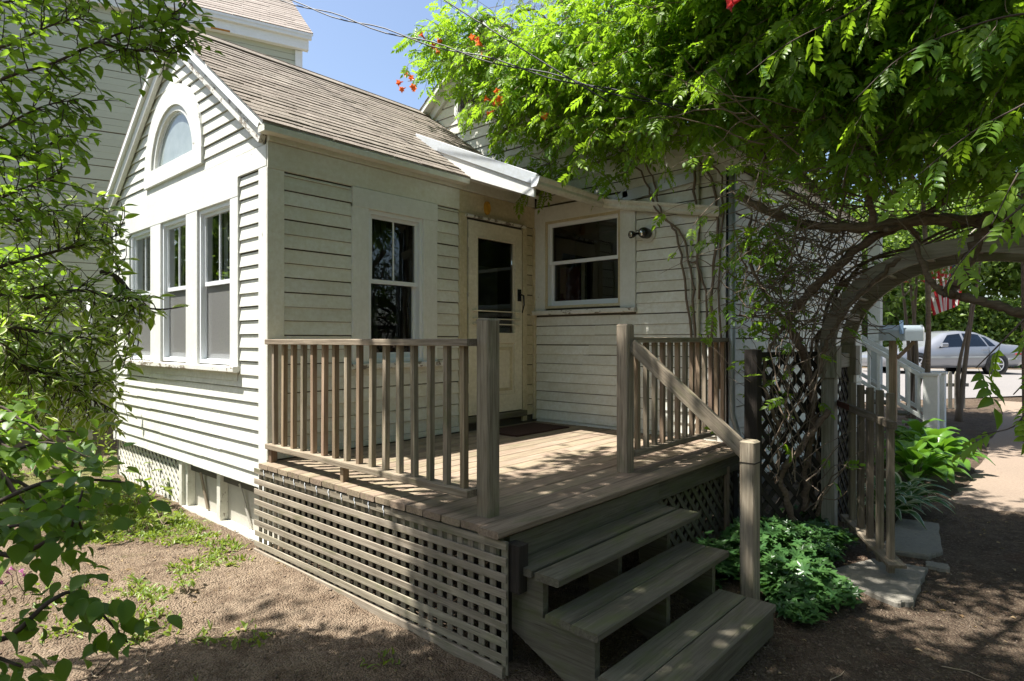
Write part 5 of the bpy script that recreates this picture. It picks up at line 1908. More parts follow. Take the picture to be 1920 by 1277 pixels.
for ln in dl:
    m = len(ln)
    for i in range(int(m * 0.25), m):
        for _ in range(3):
            d = ln[min(i + 1, m - 1)] - ln[max(i - 1, 0)]
            d = d / (np.linalg.norm(d) + 1e-9)
            sd = np.cross(d, nr.normal(0, 1, 3))
            dtw += shoots([ln[i]], [d * 0.5 + sd * 0.9], 0.20, 4, 0.04, 0.2, nr)
dtw = [t for t in dtw if proj(t[-1])[0] < 250 + 90 * nr.random() * (550 < proj(t[-1])[1] < 620)]
lfd = leaves_on(dtw + dl, 0.050, 0.075, nr, tilt=0.30, droop=0.22, jitter=0.3, start=0.2)
print("variegated", len(lfd[0]))
foliage(dog, VAR, *lfd, [L_DOG, L_DOGW], n_single=300)
twigs_obj("twigs", dtw, 0.003, 0.0012, M_TWIGD, dog)

# ------------------------------------------------------------------ lower left: broad leaved bush
bb = at(-150, 0, 1.75)
bb.z = 0.0
bush = thing("broad_leaved_bush", tuple(bb), "dark bush with large drooping leaves in the lower left corner", "bush")
bbr = [
    [bb, at(-80, 1100, 1.75), at(40, 1040, 1.75), at(120, 1000, 1.75), at(130, 1000, 1.75), at(155, 920, 1.8)],
    [bb, at(-100, 1000, 1.8), at(0, 940, 1.85), at(100, 900, 1.9), at(180, 900, 1.95), at(240, 905, 2.0)],
    [bb, at(-120, 960, 1.9), at(0, 860, 2.0), at(90, 830, 2.1), at(170, 860, 2.1)],
    [bb, at(-100, 1150, 1.6), at(0, 1200, 1.6), at(90, 1130, 1.65), at(140, 1110, 1.7), at(180, 1140, 1.7), at(240, 1205, 1.7)],
    [bb, at(-60, 900, 1.9), at(60, 960, 1.9), at(130, 950, 1.9), at(160, 1010, 1.9)],
    [bb, at(-120, 880, 2.1), at(-20, 800, 2.2), at(40, 790, 2.3), at(100, 830, 2.3)],
    [bb, at(-60, 1020, 1.7), at(10, 990, 1.7), at(70, 980, 1.7)],
    [bb, at(-90, 830, 2.2), at(30, 850, 2.2), at(110, 880, 2.2), at(200, 930, 2.2)],
    [bb, at(-90, 1240, 1.6), at(-20, 1230, 1.6), at(40, 1250, 1.6)],
    [bb, at(-80, 940, 2.0), at(20, 900, 2.0), at(90, 950, 2.0), at(100, 1000, 2.0)],
    [bb, at(-120, 780, 2.3), at(-10, 760, 2.4), at(60, 800, 2.4), at(140, 810, 2.4)],
]
bl = []
for b_ in bbr:
    ln = spline(b_, 5)
    bl.append(np.array([tuple(p) for p in ln]))
    tube("branch", ln, np.linspace(0.010, 0.003, len(ln)), M_TWIGD, bush, n=6)
btw = []
for ln in bl:
    m = len(ln)
    for i in range(int(m * 0.35), m):
        d = ln[min(i + 1, m - 1)] - ln[max(i - 1, 0)]
        d = d / (np.linalg.norm(d) + 1e-9)
        sd = np.cross(d, nr.normal(0, 1, 3))
        btw += shoots([ln[i]], [d * 0.6 + sd * 0.7 + np.array([0, 0, 0.2])], 0.14, 3, 0.1, 0.2, nr)
lfb2 = leaves_on(btw + bl, 0.045, 0.060, nr, tilt=0.4, droop=0.45, jitter=0.35, start=0.3)
BROAD = [leaf_fine(0.66, 0.08, 0.20, 7), leaf_fine(0.60, 0.13, 0.32, 7), leaf_fine(0.72, 0.05, 0.12, 7)]
print("bush leaves", len(lfb2[0]))
foliage(bush, BROAD, *lfb2, [L_BUSH], n_single=300)

# pink flowers near the bush
pk = thing("pink_flower_plant", tuple(at(60, 1120, 2.3)), "small plant with pink flowers low beside the big leaved bush", "plant")
for (cx, cy) in ((52, 1085), (22, 1078), (60, 1092), (10, 1095), (30, 1070), (45, 1078)):
    trumpet(pk, at(cx, cy, 2.3), Vector((nr.normal(0, .4), nr.normal(-0.4, .3), 0.8)), 0.022, M_PINK)
    tube("stem", [at(cx, cy, 2.3), at(cx + nr.normal(0, 8), cy + 22, 2.3), at(cx + nr.normal(0, 20), cy + 45, 2.32)], 0.0012, M_TWIGD, pk, n=4)
lfp = leaves_on([np.array([tuple(at(cx, 1180, 2.3)), tuple(at(cx + 5, 1090, 2.3))]) for cx in (5, 25, 45, 65, 85)], 0.03, 0.035, nr)
foliage(pk, OVALS, *lfp, [L_WEED], n_single=0)


# ------------------------------------------------------------------ plants by the skirt
def small_plant(name, c, n, h, size, mat, tps, label, cat, group=None, spread=0.6, singles=40):
    t = thing(name, tuple(c), label, cat, group)
    c = np.array(c)
    lines = shoots([c] * n, [np.array([nr.normal(0, spread), nr.normal(0, spread), 1.0]) for _ in range(n)], h, 4, 0.08, 0.12, nr)
    lf = leaves_on(lines, h * 0.22, size, nr, tilt=0.4, start=0.35)
    foliage(t, tps, *lf, mat, n_single=singles)
    twigs_obj("stems", lines, 0.003, 0.0015, M_TWIG, t)
    return t


def onground(px, py, dz=0.0):
    """World point where the pixel meets the ground."""
    d = VV + VR * ((px - 960) / FPX) + Vector((0, 0, -(py - 638.5) / FPX))
    t = (0.04 - CAM.z) / d.z
    for _ in range(4):
        p = CAM + d * t
        t = (float(gz(p.x, p.y)) + dz - CAM.z) / d.z
    return CAM + d * t


small_plant("yellowing_seedling", onground(258, 948), 7, 0.42, 0.11, [L_WEED], BROAD, "leafy yellow green plant growing against the white lattice", "plant")
small_plant("leafy_weed", onground(305, 985), 7, 0.32, 0.10, [L_WEED], OVALS, "bushy green weed at the foot of the white lattice near its corner post", "plant")
small_plant("leafy_weed", onground(352, 1112), 5, 0.16, 0.05, [L_WEED], OVALS, "tall thin weed standing in the bare dirt at the edge of the shade", "plant")
# scattered weeds and grass on the dirt
WP, WD, WU, WS = [], [], [], []
for k in range(5200):
    x, y = nr.uniform(-3.6, 2.3), nr.uniform(-2.3, -0.12)
    dens = 0.85 * math.exp(-((x + 2.0) / 1.8) ** 2) * math.exp(-((y + 0.4) / 0.85) ** 2) + 0.12
    if vnoise(np.array([x]), np.array([y]), 2.6, 21)[0] * 0.8 + dens < 0.78 or nr.random() > dens + 0.1:
        continue
    z = float(height_full(np.array(x), np.array(y)))
    for _ in range(nr.integers(5, 12)):
        WP.append((x + nr.normal(0, 0.03), y + nr.normal(0, 0.03), z - 0.003))
        WD.append((nr.normal(0, 0.7), nr.normal(0, 0.7), nr.uniform(0.3, 1.2)))
        WU.append((nr.normal(0, .5), nr.normal(0, .5), 1))
        WS.append(nr.uniform(0.025, 0.065))
weeds = thing("weeds", (-1.5, -0.8, 0.06), "low green weeds scattered over the dirt yard", "weeds")
weeds["kind"] = "stuff"
foliage(weeds, [leaf_simple(0.35, 0.1, 0.2), leaf_simple(0.16, 0.05, 0.3)], WP, WD, WU, WS, [L_WEED], n_single=0)

# leaf litter, clods and straw
LPs, LD, LU, LS = [], [], [], []
for k in range(16000):
    x, y = nr.uniform(-4, 6.2), nr.uniform(-2.4, 6)
    if (0 < x < 2.4 and 0 < y < 3.1) or vnoise(np.array([x]), np.array([y]), 1.1, 41)[0] + 0.5 * vnoise(np.array([x]), np.array([y]), 4.0, 42)[0] < 0.45 + 0.6 * nr.random():
        continue
    z = float(height_full(np.array(x), np.array(y)))
    a = nr.uniform(0, 6.28)
    LPs.append((x, y, z + 0.004))
    LD.append((math.cos(a), math.sin(a), nr.normal(0, 0.15)))
    LU.append((nr.normal(0, 0.25), nr.normal(0, 0.25), 1))
    LS.append(0.012 + 0.04 * nr.random() ** 2)
litter = thing("leaf_litter", (1.0, -1.0, 0.05), "dry brown leaf bits scattered over the soil", "leaf litter")
litter["kind"] = "stuff"
foliage(litter, [leaf_simple(0.5, 0.12, 0.2), leaf_simple(0.07, 0.02, 0.1), leaf_simple(0.10, 0.02, -0.1)], LPs, LD, LU, LS, [M_DEADL], n_single=0)
octV = np.array([[1, 0, 0], [-1, 0, 0], [0, 1, 0], [0, -1, 0], [0, 0, 0.8], [0, 0, -0.5]], float)
octT = np.array([[0, 2, 4], [2, 1, 4], [1, 3, 4], [3, 0, 4], [2, 0, 5], [1, 2, 5], [3, 1, 5], [0, 3, 5]])
Vs, Ts, off = [], [], 0
for k in range(14000):
    x, y = nr.uniform(-3.5, 5.8), nr.uniform(-2.3, 5.8)
    if 0 < x < 2.4 and 0 < y < 3.1:
        continue
    s = 0.003 + 0.010 * nr.random() ** 4
    z = float(height_full(np.array(x), np.array(y)))
    Vs.append(octV * s * nr.uniform(0.6, 1.4, 3) * nr.uniform(0.85, 1.15, (6, 1)) + np.array([x, y, z + s * 0.2]))
    Ts.append(octT + off)
    off += 6
M_CLOD = mat_plain("soil_crumb", (0.20, 0.15, 0.11), rough=1.0, nscale=3, namt=0.45)
clods = np_obj("soil_crumbs", np.vstack(Vs), np.vstack(Ts), M_CLOD, None)
tag(clods, "small crumbs of soil and gravel lying on the dirt", "gravel", kind="stuff")
tws = []
for k in range(90):
    x, y = nr.uniform(-2.5, 5.5), nr.uniform(-2.2, 4.5)
    if 0 < x < 3.3 and 0 < y < 3.1:
        continue
    a, L = nr.uniform(0, 6.28), nr.uniform(0.08, 0.4)
    q = []
    for i in range(5):
        xx, yy = x + math.cos(a + 0.25 * math.sin(i * 1.3)) * L * i / 4, y + math.sin(a + 0.25 * math.sin(i * 1.3)) * L * i / 4
        q.append((xx, yy, float(height_full(np.array(xx), np.array(yy))) + 0.006))
    tws.append(np.array(q))
fallen = twigs_obj("fallen_twigs", tws, 0.0035, 0.0015, mat_plain("dry_twig", (0.36, 0.28, 0.19), rough=0.9, nscale=30), None, n=5)
tag(fallen, "dry fallen twigs lying about on the soil", "twigs", kind="stuff")
gleaf = put("fallen_leaf", tri_mesh("fallen_leaf", *OVALS[0][:2], [L_PACH]), None, Matrix.Translation(onground(1658, 1212, 0.012)) @ Matrix.Rotation(0.6, 4, 'Z') @ Matrix.Scale(0.075, 4))
tag(gleaf, "single green leaf lying on the dark soil before the steps", "leaf")

# ------------------------------------------------------------------ ground cover by the steps
def rosette(n=7, w=0.42):
    Vs, Ts, ms, off = [], [], [], 0
    lt = leaf_simple(w, 0.06, 0.10)
    for i in range(n):
        a = 2 * math.pi * i / n + R.uniform(-.25, .25)
        e = R.uniform(0.05, 0.5)
        v, t, m = transform_template(lt, (0, 0, 0.02 * (i % 2)), (math.cos(a), math.sin(a), e), (0, 0, 1), R.uniform(0.75, 1.1))
        Vs.append(v)
        Ts.append(t + off)
        ms.append(m)
        off += len(v)
    return np.vstack(Vs), np.vstack(Ts), np.concatenate(ms)


ROS = [rosette(6), rosette(7, 0.38), rosette(5, 0.5)]
GP, GD, GU, GS = [], [], [], []
cover = [(3.2, 1.95, 0.34, 0.30, 0.20), (3.05, 2.35, 0.40, 0.45, 0.26), (3.0, 2.85, 0.36, 0.40, 0.28), (3.20, 2.85, 0.25, 0.3, 0.2), (2.75, 2.3, 0.25, 0.5, 0.34), (2.85, 3.15, 0.3, 0.3, 0.3), (3.30, 1.62, 0.14, 0.22, 0.10), (2.66, 1.75, 0.18, 0.25, 0.28)]
for (cx, cy, rx, ry, h) in cover:
    for _ in range(int(1000 * rx * ry * 3.6)):
        a, q = nr.uniform(0, 6.28), math.sqrt(nr.random())
        x, y = cx + rx * q * math.cos(a), cy + ry * q * math.sin(a)
        if x < DX1 + 0.05 or (x < 3.3 and y < 1.5) or (y > 2.1 and x > 3.18 + 0.12 * nr.random()) or vnoise(np.array([x]), np.array([y]), 5.0, 61)[0] < 0.30:
            continue
        zz = h * (1 - 0.75 * q * q) * nr.uniform(0.25, 1.0) * (0.45 + 0.9 * vnoise(np.array([x]), np.array([y]), 4.0, 62)[0]) + 0.02
        GP.append((x, y, zz))
        GD.append((nr.normal(0, 1), nr.normal(0, 1), nr.normal(0, 0.2)))
        GU.append((nr.normal(0.1, 0.35), nr.normal(-0.25, 0.35), 1))
        GS.append(nr.uniform(0.035, 0.075))
coverp = thing("ground_cover", (3.05, 2.4, 0.0), "bed of dark green leafy ground cover round the newel post and gate", "ground cover")
coverp["kind"] = "stuff"
foliage(coverp, ROS, GP, GD, GU, GS, [L_PACH], n_single=300, name="rosette")
print("ground cover", len(GP))


# ------------------------------------------------------------------ hostas
def hosta_leaf(margin=False, w=0.62, n=6):
    """Broad ribbed leaf on an arching line; unit length."""
    V, T, mi = [], [], []
    ms = 5 if not margin else 7
    for i in range(n + 1):
        t = i / n
        x = t
        z = 0.30 * math.sin(math.pi * t * 0.75) - 0.22 * t * t
        hw = w / 2 * (math.sin(math.pi * min(1, t * 0.92 + 0.08)) ** 0.75) * (1 - 0.25 * t) if t < 1 else 0.0
        for j in range(ms):
            s = (j / (ms - 1) - 0.5) * 2
            if margin and abs(s) < 0.99 and abs(s) > 0.6:
                s = math.copysign(0.72, s)
            V.append((x - 0.12 * abs(s) ** 2 * (1 - t), s * hw, z + abs(s) * hw * 0.30 + 0.02 * math.sin(6 * t + j)))
    for i in range(n):
        for j in range(ms - 1):
            a = i * ms + j
            T += [(a, a + ms, a + ms + 1), (a, a + ms + 1, a + 1)]
            mi += [1 if margin and j in (0, ms - 2) else 0] * 2
    return np.array(V), np.array(T), np.array(mi)


HL = [hosta_leaf(w=0.66), hosta_leaf(w=0.74), hosta_leaf(w=0.58)]
HLV = [hosta_leaf(True, 0.34), hosta_leaf(True, 0.28)]


def hosta(c, n, rad, h, size, tps, mats, label):
    t = thing("hosta_plant", tuple(c), label, "plant", "hostas along the drive")
    P, D, U, S = [], [], [], []
    stems = []
    for i in range(n):
        a = i * 2.4 + nr.normal(0, 0.25)
        q = math.sqrt((i + 0.5) / n)
        e = 1.0 - q
        p = Vector(c) + Vector((math.cos(a) * rad * q * 0.6, math.sin(a) * rad * q * 0.6, h * (0.35 + 0.65 * e) * nr.uniform(0.8, 1.1)))
        P.append(tuple(p))
        D.append((math.cos(a), math.sin(a), 0.15 + 0.5 * e - 0.35 * q))
        U.append((math.cos(a) * 0.35, math.sin(a) * 0.35, 1))
        S.append(size * nr.uniform(0.8, 1.15))
        stems.append(np.array([tuple(Vector(c) + Vector((math.cos(a) * 0.03, math.sin(a) * 0.03, 0))), tuple(Vector(c).lerp(p, 0.6) + Vector((0, 0, 0.03))), tuple(p)]))
    foliage(t, tps, P, D, U, S, mats, n_single=300, minpx=5, maxd=14)
    twigs_obj("stems", stems, 0.006, 0.004, L_HOST, t, n=5)
    return t


for (cx, cy, d, n, rad, h, sz, lab) in (
        (1715, 905, 7.0, 44, 0.50, 0.42, 0.30, "broad bright green hosta right behind the gate"),
        (1752, 880, 7.7, 40, 0.50, 0.45, 0.30, "broad bright green hosta nearest the drive edge"),
        (1722, 870, 8.3, 36, 0.45, 0.45, 0.30, "broad bright green hosta at the foot of the white newel posts")):
    p = at(cx, cy, d)
    p.z = float(gz(p.x, p.y))
    hosta(p, n, rad, h, sz, HL, [L_HOST], lab)
for (cx, d, lab) in ((1690, 5.9, "white edged narrow leaved hosta spilling out behind the gate"), (1655, 5.7, "white edged hosta seen through the gate pickets")):
    p = at(cx, 900, d)
    p.z = float(gz(p.x, p.y))
    hosta(p, 34, 0.34, 0.24, 0.27, HLV, [L_PACH, L_HOSTW], lab)

# ------------------------------------------------------------------ neighbouring house
NO = at(100, 850, 8.6)
NO.z = 0.05
NU = (VR * 0.871 + VV * 0.491).normalized()
FN = Frame((NO.x, NO.y, 0), NU)
NU0, NU1 = -1.3, 3.343
NZ0, NZ1 = 0.42, 6.47
neigh = thing("neighbour_house", tuple(FN.P(0, -3, 0.05)), "tall sage green clapboard house with white trim behind the cottage", "house")
nwall = sheet_with_holes("front_wall", FN, NU0, NU1, 0.0, NZ1, [], M_NFOUND, neigh, n0=-0.2)
z = NZ0
row = 0
while z < NZ1:
    j = NU0 + (1.1 + 2.9 * ((row * 0.37) % 1.0)) + 1.0
    clap("clapboard", FN, NU0, j, z, 0.101, M_NEIGH, nwall, tb=0.011)
    clap("clapboard", FN, j + 0.003, NU1 - 0.10, z, 0.101, M_NEIGH, nwall, tb=0.011)
    z += 0.101
    row += 1
wbox("corner_board", FN, NU1 - 0.10, NU1 + 0.015, 0.0, 0.025, NZ0, NZ1 - 0.02, M_NTRIM, nwall)
wbox("fascia", FN, NU0, NU1 + 0.10, 0.0, 0.10, NZ1 - 0.01, NZ1 + 0.24, M_NTRIM, nwall)
wbox("crown_moulding", FN, NU0, NU1 + 0.14, 0.10, 0.15, NZ1 + 0.15, NZ1 + 0.24, M_NTRIM, nwall)
FNE = Frame(FN.P(NU1, 0, 0), -FN.N)
sheet_with_holes("end_wall", FNE, 0.0, 6.5, 0.0, NZ1 + 0.2, [], M_NEIGH, neigh, extra=[[(0, NZ1 + 0.2), (6.5, NZ1 + 0.2), (3.25, NZ1 + 2.6)]])
FNW = Frame(FN.P(NU0, -6.5, 0), FN.N)
sheet_with_holes("far_end_wall", FNW, 0.0, 6.3, 0.0, NZ1 + 0.2, [], M_NEIGH, neigh)
e0, e1 = FN.P(NU0, 0.16, NZ1 + 0.245), FN.P(NU1 + 0.16, 0.16, NZ1 + 0.245)
r0_, r1_ = FN.P(NU0, -3.3, NZ1 + 2.85), FN.P(NU1 + 0.16, -3.3, NZ1 + 2.85)
nroof = poly_prism("roof", [e0, e1, r1_, r0_], (0, 0, -0.04), M_NTRIM, neigh)
sl = (r0_ - e0)
nrm_ = sl.cross(e1 - e0)
nrm_ = nrm_.normalized() if nrm_.z > 0 else -nrm_.normalized()
for i in range(26):
    a = e0 + sl * (i / 26) + nrm_ * 0.002
    b2 = e1 + sl * (i / 26) + nrm_ * 0.002
    shingle_course("shingle_course", a, b2, sl, nrm_, sl.length / 26, M_NSHING, nroof, tab=0.4)
e2, e3 = FN.P(NU0, -6.7, NZ1 + 0.245), FN.P(NU1 + 0.16, -6.7, NZ1 + 0.245)
poly_prism("roof", [r0_, r1_, e3, e2], (0, 0, -0.04), M_NSHING, neigh)
beam("rust_streak", FN.P(1.98, 0.104, NZ1 - 0.0), FN.P(2.25, 0.104, NZ1 + 0.004), 0.004, 0.03, mat_plain("rust_orange", (0.5, 0.22, 0.04), rough=0.9, nscale=60, namt=0.4), nwall)

# sunlit bush filling the left background
sb = at(-40, 0, 5.6)
sby = thing("side_yard_bush", (sb.x, sb.y, 0.05), "bright green bush behind the cream edged shrub at the far left", "bush")
P, D, U, S = [], [], [], []
for k in range(2600):
    c = np.array(at(nr.normal(-15, 55), nr.uniform(470, 800), 5.6 + nr.normal(0, 0.35)))
    P.append(c)
    D.append(nr.normal(0, 1, 3) * np.array([1, 1, 0.6]))
    U.append(nr.normal(0, 0.5, 3) + np.array([0, 0, 1]))
    S.append(nr.uniform(0.06, 0.12))
foliage(sby, OVALS, P, D, U, S, [L_OVAL], n_single=0, stuff="foliage")
for k in range(9):
    e = at(nr.normal(-20, 40), nr.uniform(480, 650), 5.6)
    tube("stem", spline([Vector((sb.x + nr.normal(0, .1), sb.y + nr.normal(0, .1), 0.0)), Vector((sb.x, sb.y, 0.5)).lerp(e, 0.4), e], 4), np.linspace(0.02, 0.006, 9), M_TWIGD, sby, n=5)

# metal pole in the side yard
pp = at(168, 880, 7.3)
pole = tube("metal_pole", [(pp.x, pp.y, 0.0), (pp.x, pp.y, 0.7), (pp.x, pp.y, 2.1)], 0.030, M_GALV, None, n=10)
tag(pole, "grey metal pole standing in the side yard behind the shrub", "pole")
for k, (cx, cy, d, lab) in enumerate(((110, 850, 7.9, "low leafy plant against the green house foundation beside the pole"), (190, 850, 7.7, "low leafy plant between the metal pole and the gable corner"), (60, 870, 7.0, "low leafy plant at the left edge before the green house"))):
    q = at(cx, cy, d)
    q.z = 0.06
    small_plant("side_yard_plant", q, 26, 0.5, 0.11, [L_WEED], OVALS, lab, "plant", "plants in the side yard", spread=0.8, singles=60)

# ------------------------------------------------------------------ overhead cables
M_CABLE = mat_plain("black_cable", (0.010, 0.011, 0.014), rough=0.5)


def cable(name, a, b2, sag, r, label, strands=1):
    pts = []
    for i in range(41):
        t = i / 40
        p = Vector(a).lerp(Vector(b2), t)
        p.z -= sag * 4 * t * (1 - t)
        pts.append(p)
    if strands == 1:
        o = tube(name, pts, r, M_CABLE, None, n=6)
        return tag(o, label, "cable")
    root = thing(name, tuple(b2), label, "cable")
    for s in range(strands):
        ln = [p + Vector((0, 0.012 * math.cos(i * 0.9 + s * 3.14), 0.022 * math.sin(i * 0.9 + s * 3.14))) for i, p in enumerate(pts)]
        tube("strand", ln, r, M_CABLE, root, n=6)
    return root


cable("overhead_cable", at(250, -100, 7.6), at(1300, 208, 4.6), 0.10, 0.0062, "twisted pair of black overhead cables crossing the sky to the vine", 2)
cable("overhead_wire", at(640, -130, 6.2), at(1140, 190, 4.75), 0.03, 0.0065, "single black overhead wire running steeply down into the vine")


# ------------------------------------------------------------------ trees
def tree(name, base, fork_h, centre, radii, n_cl, per, size, mat, label, group=None, tps=None, droop=0.1, r0=0.16, limbs=8, spread=0.30, singles=0, bark=None):
    t = thing(name, tuple(base), label, "tree", group)
    b0 = Vector(base)
    c = Vector(centre)
    fk = b0 + (c - b0) * 0.15
    fk.z = b0.z + fork_h
    tube("trunk", spline([b0 - Vector((0, 0, 0.1)), b0.lerp(fk, 0.5) + Vector((nr.normal(0, 0.05), nr.normal(0, 0.05), 0)), fk], 5), np.linspace(r0, r0 * 0.7, 11), bark or M_BARK, t, n=10)
    cl = []
    for k in range(n_cl):
        v = nr.normal(0, 1, 3)
        v /= np.linalg.norm(v)
        v *= nr.uniform(0.35, 1.0) ** 0.6
        cl.append(np.array(c) + v * np.array(radii))
    for k in range(limbs):
        e = Vector(cl[nr.integers(0, n_cl)])
        tube("limb", spline([fk, fk.lerp(e, 0.5) + Vector(nr.normal(0, 0.12, 3)), e], 5), np.linspace(r0 * 0.5, 0.015, 11), bark or M_BARK, t, n=6)
    P, D, U, S = [], [], [], []
    for q in cl:
        pp_ = q + nr.normal(0, spread, (per, 3))
        P.append(pp_)
        dd = nr.normal(0, 1, (per, 3))
        dd[:, 2] -= droop * 3
        D.append(dd)
        uu = nr.normal(0, 0.6, (per, 3))
        uu[:, 2] += 1
        U.append(uu)
        S.append(size * nr.uniform(0.6, 1.3, per))
    foliage(t, tps or [leaf_kite(0.55, 0.1, 0.15)], np.vstack(P), np.vstack(D), np.vstack(U), np.concatenate(S), [mat], n_single=singles, stuff="crown")
    return t


# willow like tree behind the cottage
wt = thing("willow_tree", tuple(Vector((at(1080, 0, 16).x, at(1080, 0, 16).y, 0.1))), "pale feathery willow standing behind the cottage roof against the sky", "tree")
wb = Vector((at(1080, 0, 16).x, at(1080, 0, 16).y, 0.1))
wtop = at(1090, 60, 16)
tube("trunk", spline([wb, wb + Vector((0.1, 0, 4)), wtop], 5), np.linspace(0.25, 0.10, 11), M_BARK, wt, n=8)
wl = []
for k in range(150):
    s = np.array(at(nr.uniform(930, 1240), nr.uniform(-120, 60), nr.uniform(14.5, 17)))
    wl += shoots([s], [np.array([nr.normal(0, .5), nr.normal(0, .5), 0.2])], 1.9, 8, 0.28, 0.15, nr)
for k in range(12):
    e = Vector(wl[k * 9][0])
    tube("limb", spline([wtop - Vector((0, 0, 1.5)), wtop.lerp(e, 0.5) + Vector((0, 0, 0.3)), e], 5), np.linspace(0.06, 0.015, 11), M_TWIGD, wt, n=5)
lw = leaves_on(wl, 0.055, 0.13, nr, droop=0.8, jitter=0.4)
foliage(wt, [leaf_kite(0.20, 0.03, 0.1)], *lw, [L_WILL], n_single=0, stuff="crown")
twigs_obj("twigs", wl, 0.008, 0.003, M_TWIG, wt)

# dense trees behind the arbour and across the street
bgs = [
    ((1500, 200, 10.5), (1.8, 1.8, 1.7), 95, 90, 0.15, "dense green tree rising behind the vine beside the cottage"),
    ((1700, 150, 10.0), (1.8, 1.8, 1.5), 95, 90, 0.15, "dense green tree rising over the middle of the arbour"),
    ((1890, 120, 9.5), (1.8, 1.8, 1.6), 95, 90, 0.15, "dense green tree rising over the right side of the arbour"),
    ((1380, 60, 11.5), (1.6, 1.6, 1.7), 80, 80, 0.15, "green tree standing behind the cottage roof peak"),
]
for (c, rad, ncl, per, sz, lab) in bgs:
    cc = at(*c)
    bx = Vector((cc.x + 0.2, cc.y + 0.4, float(gz(cc.x, cc.y))))
    tree("garden_tree", bx, max(1.0, cc.z - rad[2] - 0.3), cc, rad, ncl, per, sz, L_FAR, lab, "trees behind the arbour", r0=0.045)
far = [((1560, 500, 27), (3.0, 3, 2.4), "leafy tree across the street behind the arbour post"), ((1690, 470, 28), (3.2, 3, 2.8), "leafy tree across the street behind the mailbox"),
       ((1800, 430, 30), (3.4, 3, 3.2), "leafy tree across the street behind the flag"), ((1930, 450, 28), (3.2, 3, 3.0), "leafy tree across the street at the right edge"),
       ((2080, 430, 29), (3.4, 3, 3.2), "leafy tree across the street beyond the right edge"), ((1440, 430, 29), (3.4, 3, 3.2), "leafy tree across the street behind the cottage side wall")]
for (c, rad, lab) in far:
    cc = at(*c)
    tree("street_tree", Vector((cc.x, cc.y, 0.55)), 1.6, cc, rad, 110, 70, 0.34, L_FAR, lab, "trees across the street", r0=0.16, limbs=5, spread=0.45)
hb, he = at(1560, 640, 25.5), at(2080, 640, 25.5)
hedge = thing("hedge", (hb.x, hb.y, 0.5), "clipped green hedge running along the far side of the street", "hedge")
P, D, U, S = [], [], [], []
for k in range(24000):
    t = nr.random()
    p = hb.lerp(he, t)
    h = 2.5 + 0.5 * vnoise(np.array([t * 30]), np.array([0.5]), 1.0, 31)[0]
    P.append((p.x + VV.x * nr.uniform(-0.45, 0.45), p.y + VV.y * nr.uniform(-0.45, 0.45), 0.50 + h * nr.random() ** 0.7))
    D.append(nr.normal(0, 1, 3))
    U.append(nr.normal(0, 0.6, 3) + np.array([-VV.x * .6, -VV.y * .6, 0.8]))
    S.append(nr.uniform(0.14, 0.30))
foliage(hedge, [leaf_kite(0.6, 0.1, 0.1)], P, D, U, S, [L_FAR], n_single=0, stuff="hedge_leaves")


# ------------------------------------------------------------------ entry steps beyond the gate
N1 = at(1746, 0, 10.0)
N1.z = float(gz(N1.x, N1.y))
entry = thing("entry_stair", tuple(N1), "white painted entry stair with slanted railings and square newel posts beyond the arbour", "stair")
M_EWH = mat_paint("entry_white_paint", (0.72, 0.74, 0.70), peel=0.80, grime=0.25)
GYW = 1.05
for k, yo in enumerate((0.0, 0.62)):
    nx_, ny_ = N1.x + (0.0 if k == 0 else 0.02), N1.y + yo
    b0 = beam("newel_post", (nx_, ny_, N1.z), (nx_, ny_, 1.06), 0.20, 0.20, M_EWH, entry)
    beam("newel_cap", (nx_, ny_, 1.06), (nx_, ny_, 1.10), 0.24, 0.24, M_EWH, b0)
    rr0, rr1 = Vector((nx_ - 0.08, ny_, 1.02)), Vector((nx_ - 1.75, ny_, 2.06))
    beam("handrail", rr0, rr1, 0.06, 0.07, M_EWH, entry)
    beam("lower_rail", rr0 - Vector((0, 0, 0.68)), rr1 - Vector((0, 0, 0.68)), 0.05, 0.06, M_EWH, entry)
    for i in range(11):
        p = rr0.lerp(rr1, (i + 0.6) / 11.5)
        beam("baluster", p - Vector((0, 0, 0.66)), p - Vector((0, 0, 0.03)), 0.045, 0.045, M_EWH, entry)
    beam("upper_post", (nx_ - 1.80, ny_, 0.4), (nx_ - 1.80, ny_, 2.12), 0.13, 0.13, M_EWH, entry)
for i in range(6):
    beam("tread", (N1.x - 0.22 - 0.28 * i, N1.y + 0.05, 0.22 + 0.165 * i), (N1.x - 0.22 - 0.28 * i, N1.y + 0.58, 0.22 + 0.165 * i), 0.30, 0.04, M_STEP, entry)
beam("landing", (N1.x - 2.3, N1.y - 1.0, 1.18), (N1.x - 2.3, N1.y + 1.0, 1.18), 1.0, 0.12, M_STEP, entry)
cp = at(1641, 0, 11.2)
col = thing("porch_column", (cp.x, cp.y, 0.3), "square white porch column behind the entry stair", "column")
beam("shaft", (cp.x, cp.y, 0.3), (cp.x, cp.y, 3.6), 0.20, 0.20, M_EWH, col)
beam("collar", (cp.x, cp.y, 1.62), (cp.x, cp.y, 1.68), 0.225, 0.225, M_EWH, col)

